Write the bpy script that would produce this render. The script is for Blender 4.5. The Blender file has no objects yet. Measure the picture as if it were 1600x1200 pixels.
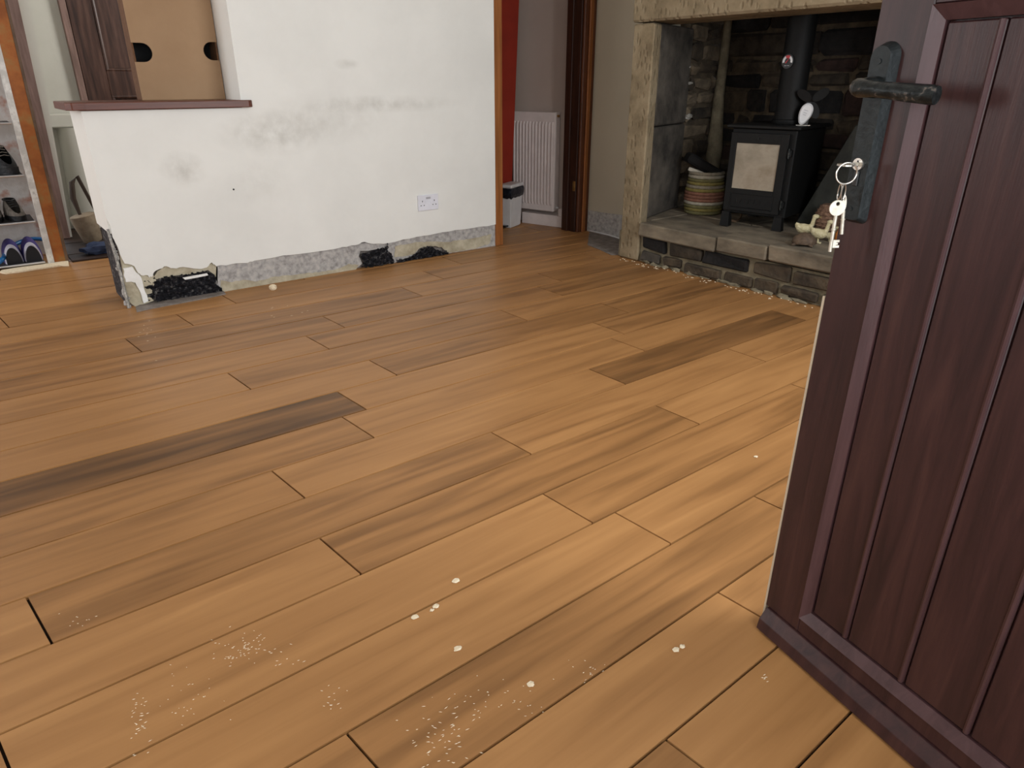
import bpy, bmesh, math, random
from mathutils import Vector, Matrix, noise
from mathutils.geometry import tessellate_polygon
R = random.Random(7)
scene = bpy.context.scene
COL = scene.collection

# ---------------------------------------------------------------- camera
FPX = 1068.0                       # focal length in pixels of the 1600x1200 frame
PITCH = math.atan2(473.0, FPX)     # looking down
YAW = math.radians(52.0)           # +X runs along the white wall
H = 1.04
FWD = Vector((math.cos(YAW)*math.cos(PITCH), math.sin(YAW)*math.cos(PITCH), -math.sin(PITCH)))
RGT = Vector((math.sin(YAW), -math.cos(YAW), 0))
UPV = RGT.cross(FWD)
CAM = Vector((0, 0, H))
cd = bpy.data.cameras.new('camera'); cam = bpy.data.objects.new('camera', cd); COL.objects.link(cam)
cd.sensor_width = 36; cd.lens = FPX*36/1600; cd.clip_start = 0.02
cam.matrix_world = Matrix(((RGT.x, UPV.x, -FWD.x, 0), (RGT.y, UPV.y, -FWD.y, 0), (RGT.z, UPV.z, -FWD.z, H), (0, 0, 0, 1)))
scene.camera = cam

# ---------------------------------------------------------------- light
w = bpy.data.worlds.new('overcast_sky'); scene.world = w; w.use_nodes = True
w.node_tree.nodes['Background'].inputs[0].default_value = (0.9, 0.94, 1.0, 1)
w.node_tree.nodes['Background'].inputs[1].default_value = 1.0
def area(name, loc, target, sx, sy, power, col):
    l = bpy.data.lights.new(name, 'AREA'); l.shape = 'RECTANGLE'; l.size = sx; l.size_y = sy
    l.energy = power; l.color = col
    o = bpy.data.objects.new(name, l); COL.objects.link(o); o.location = loc
    o.rotation_euler = (Vector(target)-Vector(loc)).to_track_quat('-Z', 'Y').to_euler()
    return o
area('daylight_doorway', (0.46, -0.36, 1.15), (0.46, 2.2, 1.0), 0.84, 1.7, 6.5, (0.95, 0.98, 1.0))
area('daylight_window', (-1.25, -0.36, 1.45), (-0.7, 3.0, 0.9), 1.3, 1.1, 20, (0.95, 0.98, 1.0))
area('daylight_right_window', (2.2, -0.36, 1.45), (1.7, 3.0, 0.9), 1.3, 1.1, 36, (0.95, 0.98, 1.0))
area('daylight_side_window', (-2.55, 4.5, 1.4), (0.5, 5.2, 0.8), 1.0, 1.1, 24, (0.97, 0.985, 1.0))
area('stair_fill_light', (2.44, 5.0, 1.7), (0.8, 6.1, 1.0), 0.7, 0.8, 26, (1.0, 0.97, 0.93))  # unseen fill lamp added to brighten the far wall, no window here
scene.view_settings.view_transform = 'Standard'
scene.view_settings.look = 'None'
scene.view_settings.gamma = 1.0
scene.view_settings.use_curve_mapping = False
scene.view_settings.exposure = 0.68

# ---------------------------------------------------------------- pixel -> world helpers
def ray(x, y): return RGT*((x-800)/FPX) + UPV*(-(y-600)/FPX) + FWD
def onZ(x, y, z=0.0): d = ray(x, y); return CAM + d*((z-H)/d.z)
def onY(x, y, Y): d = ray(x, y); return CAM + d*(Y/d.y)
def onX(x, y, X): d = ray(x, y); return CAM + d*(X/d.x)
def onP(x, y, P, n): d = ray(x, y); return CAM + d*((Vector(P)-CAM).dot(n)/d.dot(n))

# ---------------------------------------------------------------- materials
def srgb(r, g, b):
    f = lambda c: (c/255/12.92) if c/255 <= 0.04045 else ((c/255+0.055)/1.055)**2.4
    return (f(r), f(g), f(b), 1)
MATS = {}
def nt(name, rough=0.6, metal=0.0, spec=0.5):
    m = bpy.data.materials.new(name); m.use_nodes = True
    b = m.node_tree.nodes['Principled BSDF']
    b.inputs['Roughness'].default_value = rough; b.inputs['Metallic'].default_value = metal
    b.inputs['Specular IOR Level'].default_value = spec
    return m, m.node_tree, b
def N(t, kind, **kw):
    n = t.nodes.new(kind)
    for k, v in kw.items():
        if k.startswith('i_'):
            key = k[2:]; key = int(key) if key.isdigit() else key.replace('_', ' ')
            n.inputs[key].default_value = v
        else: setattr(n, k, v)
    return n
def ramp(t, src, stops):
    r = t.nodes.new('ShaderNodeValToRGB'); e = r.color_ramp.elements
    while len(e) < len(stops): e.new(0.5)
    for el, (p, c) in zip(e, stops): el.position = p; el.color = c
    t.links.new(src, r.inputs[0]); return r
def mottled(name, c1, c2, scale=8, rough=0.7, bump=0.0, bscale=40, metal=0.0, spec=0.4, stretch=(1, 1, 1), detail=6, lo=0.35, hi=0.68, c3=None, dist=0.0):
    m, t, b = nt(name, rough, metal, spec)
    tc = N(t, 'ShaderNodeTexCoord'); mp = N(t, 'ShaderNodeMapping'); mp.inputs['Scale'].default_value = stretch
    t.links.new(tc.outputs['Object'], mp.inputs[0])
    nz = N(t, 'ShaderNodeTexNoise', i_Scale=scale, i_Detail=detail, i_Roughness=0.6, i_Distortion=dist); t.links.new(mp.outputs[0], nz.inputs[0])
    st = [(lo, c1), (hi, c2)] if c3 is None else [(lo, c1), ((lo+hi)/2, c2), (hi, c3)]
    r = ramp(t, nz.outputs[0], st); t.links.new(r.outputs[0], b.inputs['Base Color'])
    if bump:
        n2 = N(t, 'ShaderNodeTexNoise', i_Scale=bscale, i_Detail=5.0); t.links.new(mp.outputs[0], n2.inputs[0])
        bp = N(t, 'ShaderNodeBump', i_Strength=bump, i_Distance=0.01); t.links.new(n2.outputs[0], bp.inputs['Height'])
        t.links.new(bp.outputs[0], b.inputs['Normal'])
    MATS[name] = m; return m
def plain(name, c, rough=0.5, metal=0.0, spec=0.5): return mottled(name, c, tuple(min(1, x*1.12) for x in c[:3])+(1,), 12, rough, 0, metal=metal, spec=spec)

# floorboards: soft figure along each board; 'tone' is each board's own stain depth
def floor_mat():
    m, t, b = nt('oak_laminate', 0.42, 0, 0.35)
    uv = N(t, 'ShaderNodeUVMap'); uv.uv_map = 'UVMap'
    mp = N(t, 'ShaderNodeMapping'); mp.inputs['Scale'].default_value = (0.28, 3.6, 1); mp.inputs['Rotation'].default_value = (0, 0, 0.05)
    t.links.new(uv.outputs[0], mp.inputs[0])
    n1 = N(t, 'ShaderNodeTexNoise', i_Scale=1.15, i_Detail=2.0, i_Roughness=0.45, i_Distortion=0.5); t.links.new(mp.outputs[0], n1.inputs[0])
    mp2 = N(t, 'ShaderNodeMapping'); mp2.inputs['Scale'].default_value = (1.4, 38, 1); t.links.new(uv.outputs[0], mp2.inputs[0])
    n2 = N(t, 'ShaderNodeTexNoise', i_Scale=1.0, i_Detail=3.0); t.links.new(mp2.outputs[0], n2.inputs[0])
    add = N(t, 'ShaderNodeMath', operation='MULTIPLY_ADD'); add.inputs[1].default_value = 0.07
    t.links.new(n2.outputs[0], add.inputs[0]); 
    at = N(t, 'ShaderNodeAttribute'); at.attribute_type = 'OBJECT'; at.attribute_name = 'tone'
    mr = N(t, 'ShaderNodeMapRange'); mr.inputs[1].default_value = 0.2; mr.inputs[2].default_value = 0.8; mr.inputs[3].default_value = 0.37; mr.inputs[4].default_value = 0.69; t.links.new(n1.outputs[0], mr.inputs[0])
    t.links.new(mr.outputs[0], add.inputs[2])
    ad2 = N(t, 'ShaderNodeMath', operation='ADD'); t.links.new(add.outputs[0], ad2.inputs[0]); t.links.new(at.outputs['Fac'], ad2.inputs[1])
    r = ramp(t, ad2.outputs[0], [(0.20, srgb(88, 61, 36)), (0.40, srgb(132, 93, 55)), (0.55, srgb(160, 115, 70)), (0.74, srgb(178, 131, 82))])
    t.links.new(r.outputs[0], b.inputs['Base Color'])
    MATS['floor'] = m
floor_mat()
# white painted plaster with grubby rubbed patches (centres in wall metres)
def plaster_mat(name, base, dirt, marks=()):
    m, t, b = nt(name, 0.75, 0, 0.25)
    tc = N(t, 'ShaderNodeTexCoord')
    nz = N(t, 'ShaderNodeTexNoise', i_Scale=2.2, i_Detail=7.0, i_Roughness=0.62); t.links.new(tc.outputs['Object'], nz.inputs[0])
    r = ramp(t, nz.outputs[0], [(0.30, tuple(c*0.93 for c in base[:3])+(1,)), (0.6, base)])
    cur = r.outputs[0]
    n3 = N(t, 'ShaderNodeTexNoise', i_Scale=13.0, i_Detail=4.0, i_Roughness=0.55); t.links.new(tc.outputs['Object'], n3.inputs[0])
    for (cx, cz, sx, sz, amt) in marks:
        mp = N(t, 'ShaderNodeMapping', vector_type='TEXTURE'); mp.inputs['Location'].default_value = (cx, 0, cz); mp.inputs['Scale'].default_value = (sx, 50, sz)
        t.links.new(tc.outputs['Object'], mp.inputs[0])
        g = N(t, 'ShaderNodeTexGradient', gradient_type='SPHERICAL'); t.links.new(mp.outputs[0], g.inputs[0])
        mu = N(t, 'ShaderNodeMath', operation='MULTIPLY'); t.links.new(g.outputs[1], mu.inputs[0])
        rr = ramp(t, n3.outputs[0], [(0.30, (0, 0, 0, 1)), (0.75, (1, 1, 1, 1))]); t.links.new(rr.outputs[0], mu.inputs[1])
        m2 = N(t, 'ShaderNodeMath', operation='MULTIPLY'); m2.inputs[1].default_value = amt*0.55; t.links.new(mu.outputs[0], m2.inputs[0])
        mx = N(t, 'ShaderNodeMix', data_type='RGBA'); t.links.new(m2.outputs[0], mx.inputs[0]); t.links.new(cur, mx.inputs[6]); mx.inputs[7].default_value = dirt
        cur = mx.outputs[2]
    t.links.new(cur, b.inputs['Base Color'])
    n2 = N(t, 'ShaderNodeTexNoise', i_Scale=9.0, i_Detail=4.0); t.links.new(tc.outputs['Object'], n2.inputs[0])
    bp = N(t, 'ShaderNodeBump', i_Strength=0.12, i_Distance=0.02); t.links.new(n2.outputs[0], bp.inputs['Height']); t.links.new(bp.outputs[0], b.inputs['Normal'])
    MATS[name] = m
def wmark(px, py, wpx, hpx, amt):
    c = onY(px, py, 3.77); return (c.x, c.z, wpx/270.0, hpx/270.0, amt)
plaster_mat('white_plaster', srgb(234, 234, 230), srgb(140, 134, 122),
    [wmark(430, 207, 90, 34, 1.0), wmark(285, 265, 32, 26, 1.0), wmark(600, 163, 150, 14, 0.8), wmark(541, 100, 22, 8, 0.9), wmark(520, 185, 110, 40, 0.45), wmark(400, 285, 60, 40, 0.3)])
plaster_mat('cream_plaster', srgb(186, 177, 158), srgb(140, 134, 122))
plaster_mat('passage_plaster', srgb(176, 160, 150), srgb(140, 134, 122))
plaster_mat('far_plaster', srgb(200, 199, 190), srgb(140, 134, 122))
mottled('bare_render', srgb(134, 131, 128), srgb(172, 169, 167), 38, 0.95, 0.4, 80, c3=srgb(196, 192, 186), lo=0.3, hi=0.72, detail=10)
mottled('cream_render', srgb(160, 150, 128), srgb(196, 188, 166), 16, 0.95, 0.35, 60)
mottled('loose_plaster', srgb(226, 226, 222), srgb(242, 242, 240), 16, 0.9, 0.2, 60)
mottled('cement', srgb(112, 104, 98), srgb(146, 138, 132), 20, 0.95, 0.3, 70)
mottled('black_stone', srgb(22, 22, 27), srgb(56, 55, 62), 55, 0.8, 0.9, 120, detail=10, c3=srgb(158, 154, 150), lo=0.40, hi=0.72)
mottled('corner_metal', srgb(120, 120, 120), srgb(205, 205, 200), 60, 0.45, 0.3, 80, metal=0.5)
mottled('maroon_wood', srgb(42, 26, 27), srgb(57, 35, 35), 5.5, 0.36, 0.05, 60, stretch=(7, 7, 0.55), c3=srgb(70, 45, 42), lo=0.3, hi=0.75, dist=0.8)
mottled('maroon_bead', srgb(60, 39, 40), srgb(77, 53, 54), 5.5, 0.33, 0.04, 60, stretch=(7, 7, 0.6), dist=0.8)
plain('seal_strip', srgb(186, 172, 150), 0.6)
mottled('iron_handle', srgb(26, 30, 31), srgb(40, 45, 46), 60, 0.42, 0.1, 120, metal=0.3)
mottled('worn_iron', srgb(24, 28, 29), srgb(44, 48, 48), 70, 0.35, 0.15, 120, metal=0.4, c3=srgb(150, 135, 125), lo=0.42, hi=0.74)
plain('steel', srgb(205, 200, 192), 0.25, 0.9)
mottled('key_metal', srgb(196, 188, 172), srgb(226, 220, 206), 80, 0.35, 0.05, 90, metal=0.45)
mottled('sill_wood', srgb(84, 44, 32), srgb(106, 58, 42), 9, 0.35, 0.03, 60, stretch=(0.5, 6, 6))
mottled('pine_jamb', srgb(130, 78, 36), srgb(160, 100, 52), 7, 0.5, 0.05, 60, stretch=(8, 8, 0.5))
mottled('dark_frame', srgb(76, 42, 25), srgb(104, 60, 36), 7, 0.5, 0.05, 60, stretch=(8, 8, 0.5))
mottled('dark_lining', srgb(44, 23, 14), srgb(64, 35, 22), 7, 0.5, 0.05, 60, stretch=(8, 8, 0.5))
mottled('red_paint', srgb(124, 30, 12), srgb(140, 37, 16), 4, 0.5)
plain('radiator_white', srgb(206, 194, 190), 0.4)
plain('bin_grey', srgb(196, 192, 190), 0.45)
mottled('bin_liner', srgb(14, 16, 22), srgb(30, 34, 42), 30, 0.3, 0.6, 40)
mottled('brass', srgb(150, 110, 60), srgb(180, 140, 84), 40, 0.35, metal=0.7)
def pecked(name, c1, c2, c3):
    m, t, b = nt(name, 0.92, 0, 0.2)
    tc = N(t, 'ShaderNodeTexCoord')
    nz = N(t, 'ShaderNodeTexNoise', i_Scale=7.0, i_Detail=8.0, i_Roughness=0.65); t.links.new(tc.outputs['Object'], nz.inputs[0])
    r = ramp(t, nz.outputs[0], [(0.3, c1), (0.5, c2), (0.72, c3)])
    mp = N(t, 'ShaderNodeMapping'); mp.inputs['Scale'].default_value = (1, 1, 0.55); t.links.new(tc.outputs['Object'], mp.inputs[0])
    v = N(t, 'ShaderNodeTexVoronoi', i_Scale=34.0); t.links.new(mp.outputs[0], v.inputs['Vector'])
    vr = ramp(t, v.outputs['Distance'], [(0.12, (0, 0, 0, 1)), (0.4, (1, 1, 1, 1))])
    mx = N(t, 'ShaderNodeMix', data_type='RGBA', blend_type='MULTIPLY'); mx.inputs[0].default_value = 0.13
    t.links.new(r.outputs[0], mx.inputs[6]); t.links.new(vr.outputs[0], mx.inputs[7]); t.links.new(mx.outputs[2], b.inputs['Base Color'])
    bp = N(t, 'ShaderNodeBump', i_Strength=0.55, i_Distance=0.012); t.links.new(vr.outputs[0], bp.inputs['Height']); t.links.new(bp.outputs[0], b.inputs['Normal'])
    MATS[name] = m
pecked('dressed_stone', srgb(106, 93, 73), srgb(136, 121, 97), srgb(156, 141, 116))
mottled('sooty_stone', srgb(46, 42, 38), srgb(94, 87, 78), 6, 0.95, 0.4, 50, detail=9)
mottled('hearth_stone', srgb(88, 80, 68), srgb(134, 122, 104), 9, 0.9, 0.35, 60, stretch=(1, 0.5, 1), detail=9)
for i, (a, bb) in enumerate([((24, 21, 19), (48, 42, 36)), ((36, 31, 26), (68, 59, 48)), ((18, 17, 17), (36, 33, 32)), ((50, 43, 35), (84, 72, 57)), ((38, 27, 24), (62, 45, 39)), ((80, 70, 57), (118, 104, 85))]):
    mottled('rubble_%d' % i, srgb(*a), srgb(*bb), 12, 0.95, 0.7, 45, detail=9)
mottled('lime_mortar', srgb(50, 43, 34), srgb(88, 76, 60), 14, 0.98, 0.7, 45, detail=9)
mottled('pale_mortar', srgb(104, 96, 78), srgb(140, 130, 108), 14, 0.98, 0.7, 45, detail=9)
mottled('white_lime', srgb(120, 116, 108), srgb(172, 168, 160), 20, 0.98, 0.5, 50)
mottled('stove_iron', srgb(11, 11, 11), srgb(17, 17, 17), 60, 0.62, 0.08, 150, spec=0.25)
mottled('stove_glass', srgb(122, 112, 97), srgb(150, 140, 124), 3, 0.12, 0, spec=0.8, c3=srgb(120, 104, 86), stretch=(1, 1, 1.3))
plain('black_gloss', srgb(20, 20, 22), 0.3)
plain('white_plastic', srgb(214, 214, 216), 0.4)
plain('socket_white', srgb(222, 223, 232), 0.35)
plain('socket_mark', srgb(170, 170, 176), 0.5)
plain('dark_hole', srgb(30, 30, 34), 0.7)
plain('gauge_red', srgb(190, 60, 66), 0.5)
mottled('slate', srgb(30, 32, 29), srgb(48, 50, 45), 9, 0.7, 0.2, 60)
for nme, a, bb in [('straw_pale', (176, 164, 130), (204, 194, 164)), ('straw_yellow', (132, 120, 66), (156, 144, 88)), ('straw_red', (136, 92, 76), (160, 116, 96)), ('straw_olive', (110, 106, 70), (138, 132, 92)), ('straw_grey', (140, 132, 116), (170, 160, 142)), ('straw_white', (172, 165, 148), (198, 192, 176))]:
    mottled(nme, srgb(*a), srgb(*bb), 60, 0.85, 0.5, 160)
plain('black_cloth', srgb(12, 12, 13), 0.9)
plain('paper_white', srgb(206, 200, 186), 0.8)
mottled('duck_straw', srgb(172, 160, 122), srgb(206, 196, 162), 60, 0.8, 0.5, 120)
mottled('turtle_brown', srgb(70, 56, 44), srgb(96, 78, 62), 50, 0.7, 0.4, 90)
mottled('wicker_brown', srgb(96, 70, 54), srgb(150, 118, 96), 60, 0.85, 0.8, 90)
plain('amber', srgb(170, 100, 36), 0.4)
mottled('mdf', srgb(154, 124, 94), srgb(166, 136, 105), 3, 0.8, 0.03, 160)
mottled('mdf_edge', srgb(92, 62, 40), srgb(110, 76, 50), 30, 0.8)
mottled('walnut', srgb(44, 28, 23), srgb(68, 46, 38), 6, 0.4, 0.04, 60, stretch=(7, 7, 0.5), c3=srgb(86, 62, 53))
mottled('mauve_wood', srgb(108, 86, 78), srgb(138, 112, 104), 8, 0.55, 0.1, 60, stretch=(6, 6, 0.6))
mottled('orange_paint', srgb(150, 84, 32), srgb(176, 104, 44), 7, 0.6, 0.2, 40, c3=srgb(164, 130, 74), lo=0.35, hi=0.66, detail=8)
mottled('brown_strip', srgb(78, 58, 42), srgb(112, 90, 70), 10, 0.6, 0.2, 40)
mottled('paint_splat', srgb(196, 194, 190), srgb(224, 222, 218), 18, 0.6, 0.4, 60, c3=srgb(120, 116, 112), lo=0.45, hi=0.78, detail=9)
mottled('splat_wall', srgb(190, 184, 180), srgb(206, 202, 200), 7, 0.9, 0.2, 40, c3=srgb(176, 124, 104), lo=0.42, hi=0.68, detail=7)
plain('rail_metal', srgb(196, 196, 198), 0.3, 0.7)
plain('shelf_dark', srgb(46, 44, 46), 0.6)
mottled('shoe_black', srgb(16, 16, 18), srgb(32, 32, 36), 50, 0.6, 0.4, 90)
mottled('shoe_grey', srgb(82, 76, 70), srgb(120, 112, 104), 40, 0.8, 0.4, 90)
plain('shoe_purple', srgb(70, 60, 128), 0.7)
plain('shoe_white', srgb(206, 204, 216), 0.6)
plain('sole_black', srgb(20, 19, 24), 0.8)
plain('hose_blue', srgb(20, 92, 150), 0.35)
mottled('tan_bag', srgb(136, 120, 100), srgb(162, 146, 124), 20, 0.85, 0.2, 60)
plain('strap_brown', srgb(70, 58, 48), 0.7)
plain('blue_cloth', srgb(50, 62, 90), 0.9)
plain('blue_dark', srgb(36, 60, 100), 0.8)
mottled('shade_floor', srgb(34, 21, 14), srgb(52, 33, 22), 6, 0.6, 0.05, 60, stretch=(0.6, 8, 8))  # dark brown with the passage shade put into the colour
mottled('subfloor', srgb(42, 28, 16), srgb(52, 36, 22), 6, 0.95)
plain('ceiling_white', srgb(216, 214, 208), 0.9)
mottled('crumb', srgb(222, 204, 172), srgb(240, 226, 200), 90, 0.95, 0.4, 120)

# ---------------------------------------------------------------- object helpers
MW = {}
def tag(o, label=None, cat=None, group=None, kind=None):
    if label: o['label'] = label
    if cat: o['category'] = cat
    if group: o['group'] = group
    if kind: o['kind'] = kind
    return o
def empty(name, loc=(0, 0, 0), rz=0.0, **kw):
    o = bpy.data.objects.new(name, None); COL.objects.link(o); o.location = loc; o.rotation_euler = (0, 0, rz)
    o.empty_display_size = 0.05
    MW[o] = Matrix.Translation(loc) @ Matrix.Rotation(rz, 4, 'Z'); return tag(o, **kw)
def obj(name, bm, mat, parent=None, world=True, loc=None, smooth=False, **kw):
    """one bmesh -> one object; world=True: bmesh holds world coordinates"""
    if parent is not None:
        M = MW[parent]
        if world: bm.transform(M.inverted())
    else:
        M = Matrix.Translation(loc) if loc is not None else Matrix.Identity(4)
        if world and loc is not None: bm.transform(M.inverted())
    bmesh.ops.recalc_face_normals(bm, faces=bm.faces)
    me = bpy.data.meshes.new(name); bm.to_mesh(me); bm.free()
    me.materials.append(MATS[mat])
    if smooth:
        for p in me.polygons: p.use_smooth = True
        if hasattr(me, 'set_sharp_from_angle'): me.set_sharp_from_angle(angle=math.radians(40))
    o = bpy.data.objects.new(name, me); COL.objects.link(o)
    if parent is not None: o.parent = parent
    elif loc is not None: o.location = loc
    MW[o] = M
    return tag(o, **kw)
def B(): return bmesh.new()
def box(bm, a, b, bev=0.0, jit=0.0, M=None):
    (x0, y0, z0), (x1, y1, z1) = a, b
    nb = B()
    vs = [nb.verts.new((x, y, z)) for x in (x0, x1) for y in (y0, y1) for z in (z0, z1)]
    for f in ((0, 1, 3, 2), (4, 6, 7, 5), (0, 4, 5, 1), (2, 3, 7, 6), (0, 2, 6, 4), (1, 5, 7, 3)): nb.faces.new([vs[i] for i in f])
    if jit:
        for v in nb.verts: v.co += Vector((R.uniform(-jit, jit), R.uniform(-jit, jit), R.uniform(-jit, jit)))
    if bev: bmesh.ops.bevel(nb, geom=list(nb.edges), offset=bev, segments=1, affect='EDGES', profile=0.5)
    if M is not None: nb.transform(M)
    merge(bm, nb); return bm
def merge(bm, nb):
    mp = {v: bm.verts.new(v.co) for v in nb.verts}
    for f in nb.faces:
        try: bm.faces.new([mp[v] for v in f.verts])
        except ValueError: pass
    nb.free()
def prism(bm, pts, vec, bev=0.0):
    """polygon (3D points) extruded by vec"""
    nb = B(); v = Vector(vec)
    a = [nb.verts.new(Vector(p)) for p in pts]; c = [nb.verts.new(Vector(p)+v) for p in pts]
    n = len(a)
    if n > 8 and not bev:
        for tri in tessellate_polygon([[Vector(p) for p in pts]]):
            nb.faces.new([a[i] for i in tri]); nb.faces.new([c[i] for i in tri][::-1])
    else: nb.faces.new(a); nb.faces.new(c[::-1])
    for i in range(n): nb.faces.new((a[i], a[(i+1) % n], c[(i+1) % n], c[i]))
    if bev: bmesh.ops.bevel(nb, geom=list(nb.edges), offset=bev, segments=1, affect='EDGES', profile=0.5)
    if n > 4: bmesh.ops.triangulate(nb, faces=[f for f in nb.faces if len(f.verts) > 4])
    merge(bm, nb); return bm
def tube(bm, pts, rad, seg=10, closed=False, caps=True, flat=1.0):
    pts = [Vector(p) for p in pts]; n = len(pts); rads = rad if isinstance(rad, (list, tuple)) else [rad]*n
    rings = []; up = None
    for i, p in enumerate(pts):
        if closed: d = pts[(i+1) % n]-pts[i-1]
        else: d = pts[min(i+1, n-1)]-pts[max(i-1, 0)]
        d.normalize()
        if up is None: up = d.orthogonal().normalized()
        up = (up - d*up.dot(d)); up = up.normalized() if up.length > 1e-6 else d.orthogonal().normalized()
        s = d.cross(up)
        rings.append([bm.verts.new(p+(up*math.cos(2*math.pi*k/seg)*flat+s*math.sin(2*math.pi*k/seg))*rads[i]) for k in range(seg)])
    for i in range(n if closed else n-1):
        a, b = rings[i], rings[(i+1) % n]
        for k in range(seg): bm.faces.new((a[k], a[(k+1) % seg], b[(k+1) % seg], b[k]))
    if caps and not closed: bm.faces.new(rings[0][::-1]); bm.faces.new(rings[-1])
    return bm
def lathe(bm, prof, seg=20, M=None):
    nb = B(); rings = []
    for r, z in prof: rings.append([nb.verts.new((r*math.cos(2*math.pi*k/seg), r*math.sin(2*math.pi*k/seg), z)) for k in range(seg)])
    for a, b in zip(rings, rings[1:]):
        for k in range(seg): nb.faces.new((a[k], a[(k+1) % seg], b[(k+1) % seg], b[k]))
    nb.faces.new(rings[0][::-1]); nb.faces.new(rings[-1])
    if M is not None: nb.transform(M)
    merge(bm, nb); return bm
def blob(bm, c, r, M=None, rough=0.0, sub=2, seed=0):
    nb = B(); bmesh.ops.create_icosphere(nb, subdivisions=sub, radius=1.0)
    for v in nb.verts:
        k = 1+rough*noise.noise(v.co*2.1+Vector((seed, seed*1.7, 0)))
        v.co = Vector((v.co.x*r[0]*k, v.co.y*r[1]*k, v.co.z*r[2]*k))
    if M is not None: nb.transform(M)
    for v in nb.verts: v.co += Vector(c)
    merge(bm, nb); return bm
def slabY(name, Y, left, right, z0, z1, th, mat, parent=None, **kw):
    """upright slab in the plane Y whose two sides follow the pixel lines left / right"""
    def at(line, z):
        p, q = onY(*line[0], Y), onY(*line[1], Y); t = (z-p.z)/(q.z-p.z); return p.x+(q.x-p.x)*t
    pts = [(at(left, z0), Y, z0), (at(right, z0), Y, z0), (at(right, z1), Y, z1), (at(left, z1), Y, z1)]
    return obj(name, prism(B(), pts, (0, th, 0)), mat, parent, **kw)

# ================================================================ THE SETTING
# ---- floor: sub-floor and single boards (rows n, board ends u; M maps board units to metres)
HM = ((0.1829, 0.0260, -0.3324), (0.0013, -0.1794, 1.5975), (0.0014, 0.0108, 1.0))
HM = ((0.182914, 0.025967, -0.332420), (0.001294, -0.179414, 1.597500), (0.00140978, 0.01075769, 1.0))
def FL(u, n):
    q = [r[0]*u+r[1]*n+r[2] for r in HM]; return Vector((q[0]/q[2], q[1]/q[2], 0))
floor = obj('floor', box(B(), (-2.62, -0.5, -0.06), (3.9, 6.4, -0.012)), 'subfloor', kind='structure', label='warm brown wooden floor of long staggered boards')
OFF = {-9: 6.44, -8: 4.98, -7: 2.07, -6: 1.08, -5: 5.85, -4: 1.39, -3: 0.04, -2: 6.54, -1: 4.72, 0: 1.20, 1: 4.37, 2: 0.47, 3: 0.92, 4: 2.92, 5: 0.52, 6: 5.19, -10: 0.9, -11: 3.3, -12: 6.2}
DARK = {(-3, 0): -0.26, (-1, 11): -0.20, (-4, 8): -0.11, (0, 1): -0.10, (1, 4): -0.08, (-2, 6): 0.0, (-3, 7): 0.03, (0, 8): 0.0, (3, 0): 0.04, (2, 7): -0.04, (4, 2): -0.07, (4, 9): -0.08, (2, 0): 0.03, (3, 7): 0.02, (5, 7): 0.0, (5, 0): 0.05, (-6, 15): -0.12, (-7, 16): -0.10, (-4, 15): -0.12, (1, 11): 0.05, (-8, 4): -0.1, (0, 15): -0.02, (-1, 4): 0.02, (-5, 12): 0.0, (-9, -1): -0.06, (-10, -7): -0.1}
def clip(poly, ax, lim, sgn):
    out = []
    for i, p in enumerate(poly):
        q = poly[(i+1) % len(poly)]; a = (p[0][ax]-lim)*sgn; c = (q[0][ax]-lim)*sgn
        if a >= 0: out.append(p)
        if a*c < 0:
            t = a/(a-c); out.append((p[0].lerp(q[0], t), p[1].lerp(q[1], t)))
    return out
nb_ = 0
for n in range(-20, 12):
    off = OFF.get(n, R.uniform(0, 7))
    for k in range(-4, 6):
        u0 = off+7*k
        g, ge = (0.0155 if n > -3 else 0.021), 0.014
        cs = [(u0+ge, n+g), (u0+7-ge, n+g), (u0+7-ge, n+1-g), (u0+ge, n+1-g)]
        poly = [(FL(*c), Vector(c)) for c in cs]
        for ax, lim, s in ((0, -2.58, 1), (0, 3.68, -1), (1, -0.45, 1), (1, 6.2, -1)):
            if poly: poly = clip(poly, ax, lim, s)
        if len(poly) < 3: continue
        # leave out boards wholly under the fireplace or behind the walls
        xs = [p[0].x for p in poly]; ys = [p[0].y for p in poly]
        if min(ys) > 4.15 and min(xs) > 1.3 and max(xs) < 2.75: continue
        if min(xs) > 3.3 and max(ys) < 3.0: continue
        if max(xs) < -1.6 and max(ys) > 1.5 and min(ys) < 5: pass
        bm = B(); du = R.uniform(0, 40); dv = R.uniform(0, 40)
        uvl = bm.loops.layers.uv.new('UVMap'); cen = sum((p[0] for p in poly), Vector())/len(poly)
        top = [bm.verts.new(p[0]) for p in poly]
        low = [bm.verts.new(p[0]+Vector((0, 0, -0.011))) for p in poly]
        m_ = len(poly); fs = [bm.faces.new(top)]
        for i in range(m_): fs.append(bm.faces.new((top[i], low[i], low[(i+1) % m_], top[(i+1) % m_])))
        lut = {}
        for v, p in zip(top, poly): lut[v] = p[1]
        for v, p in zip(low, poly): lut[v] = p[1]
        for f in fs:
            for l in f.loops: l[uvl].uv = (lut[l.vert].x+du, lut[l.vert].y+dv)
        bmesh.ops.recalc_face_normals(bm, faces=bm.faces)
        me = bpy.data.meshes.new('floorboard'); bm.to_mesh(me); bm.free(); me.materials.append(MATS['floor'])
        o = bpy.data.objects.new('floorboard', me); COL.objects.link(o); o.parent = floor
        o['tone'] = DARK.get((n, int(math.floor(u0))), R.choice((-0.07, -0.03, 0.0, 0.03, 0.05)))
        nb_ += 1
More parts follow.
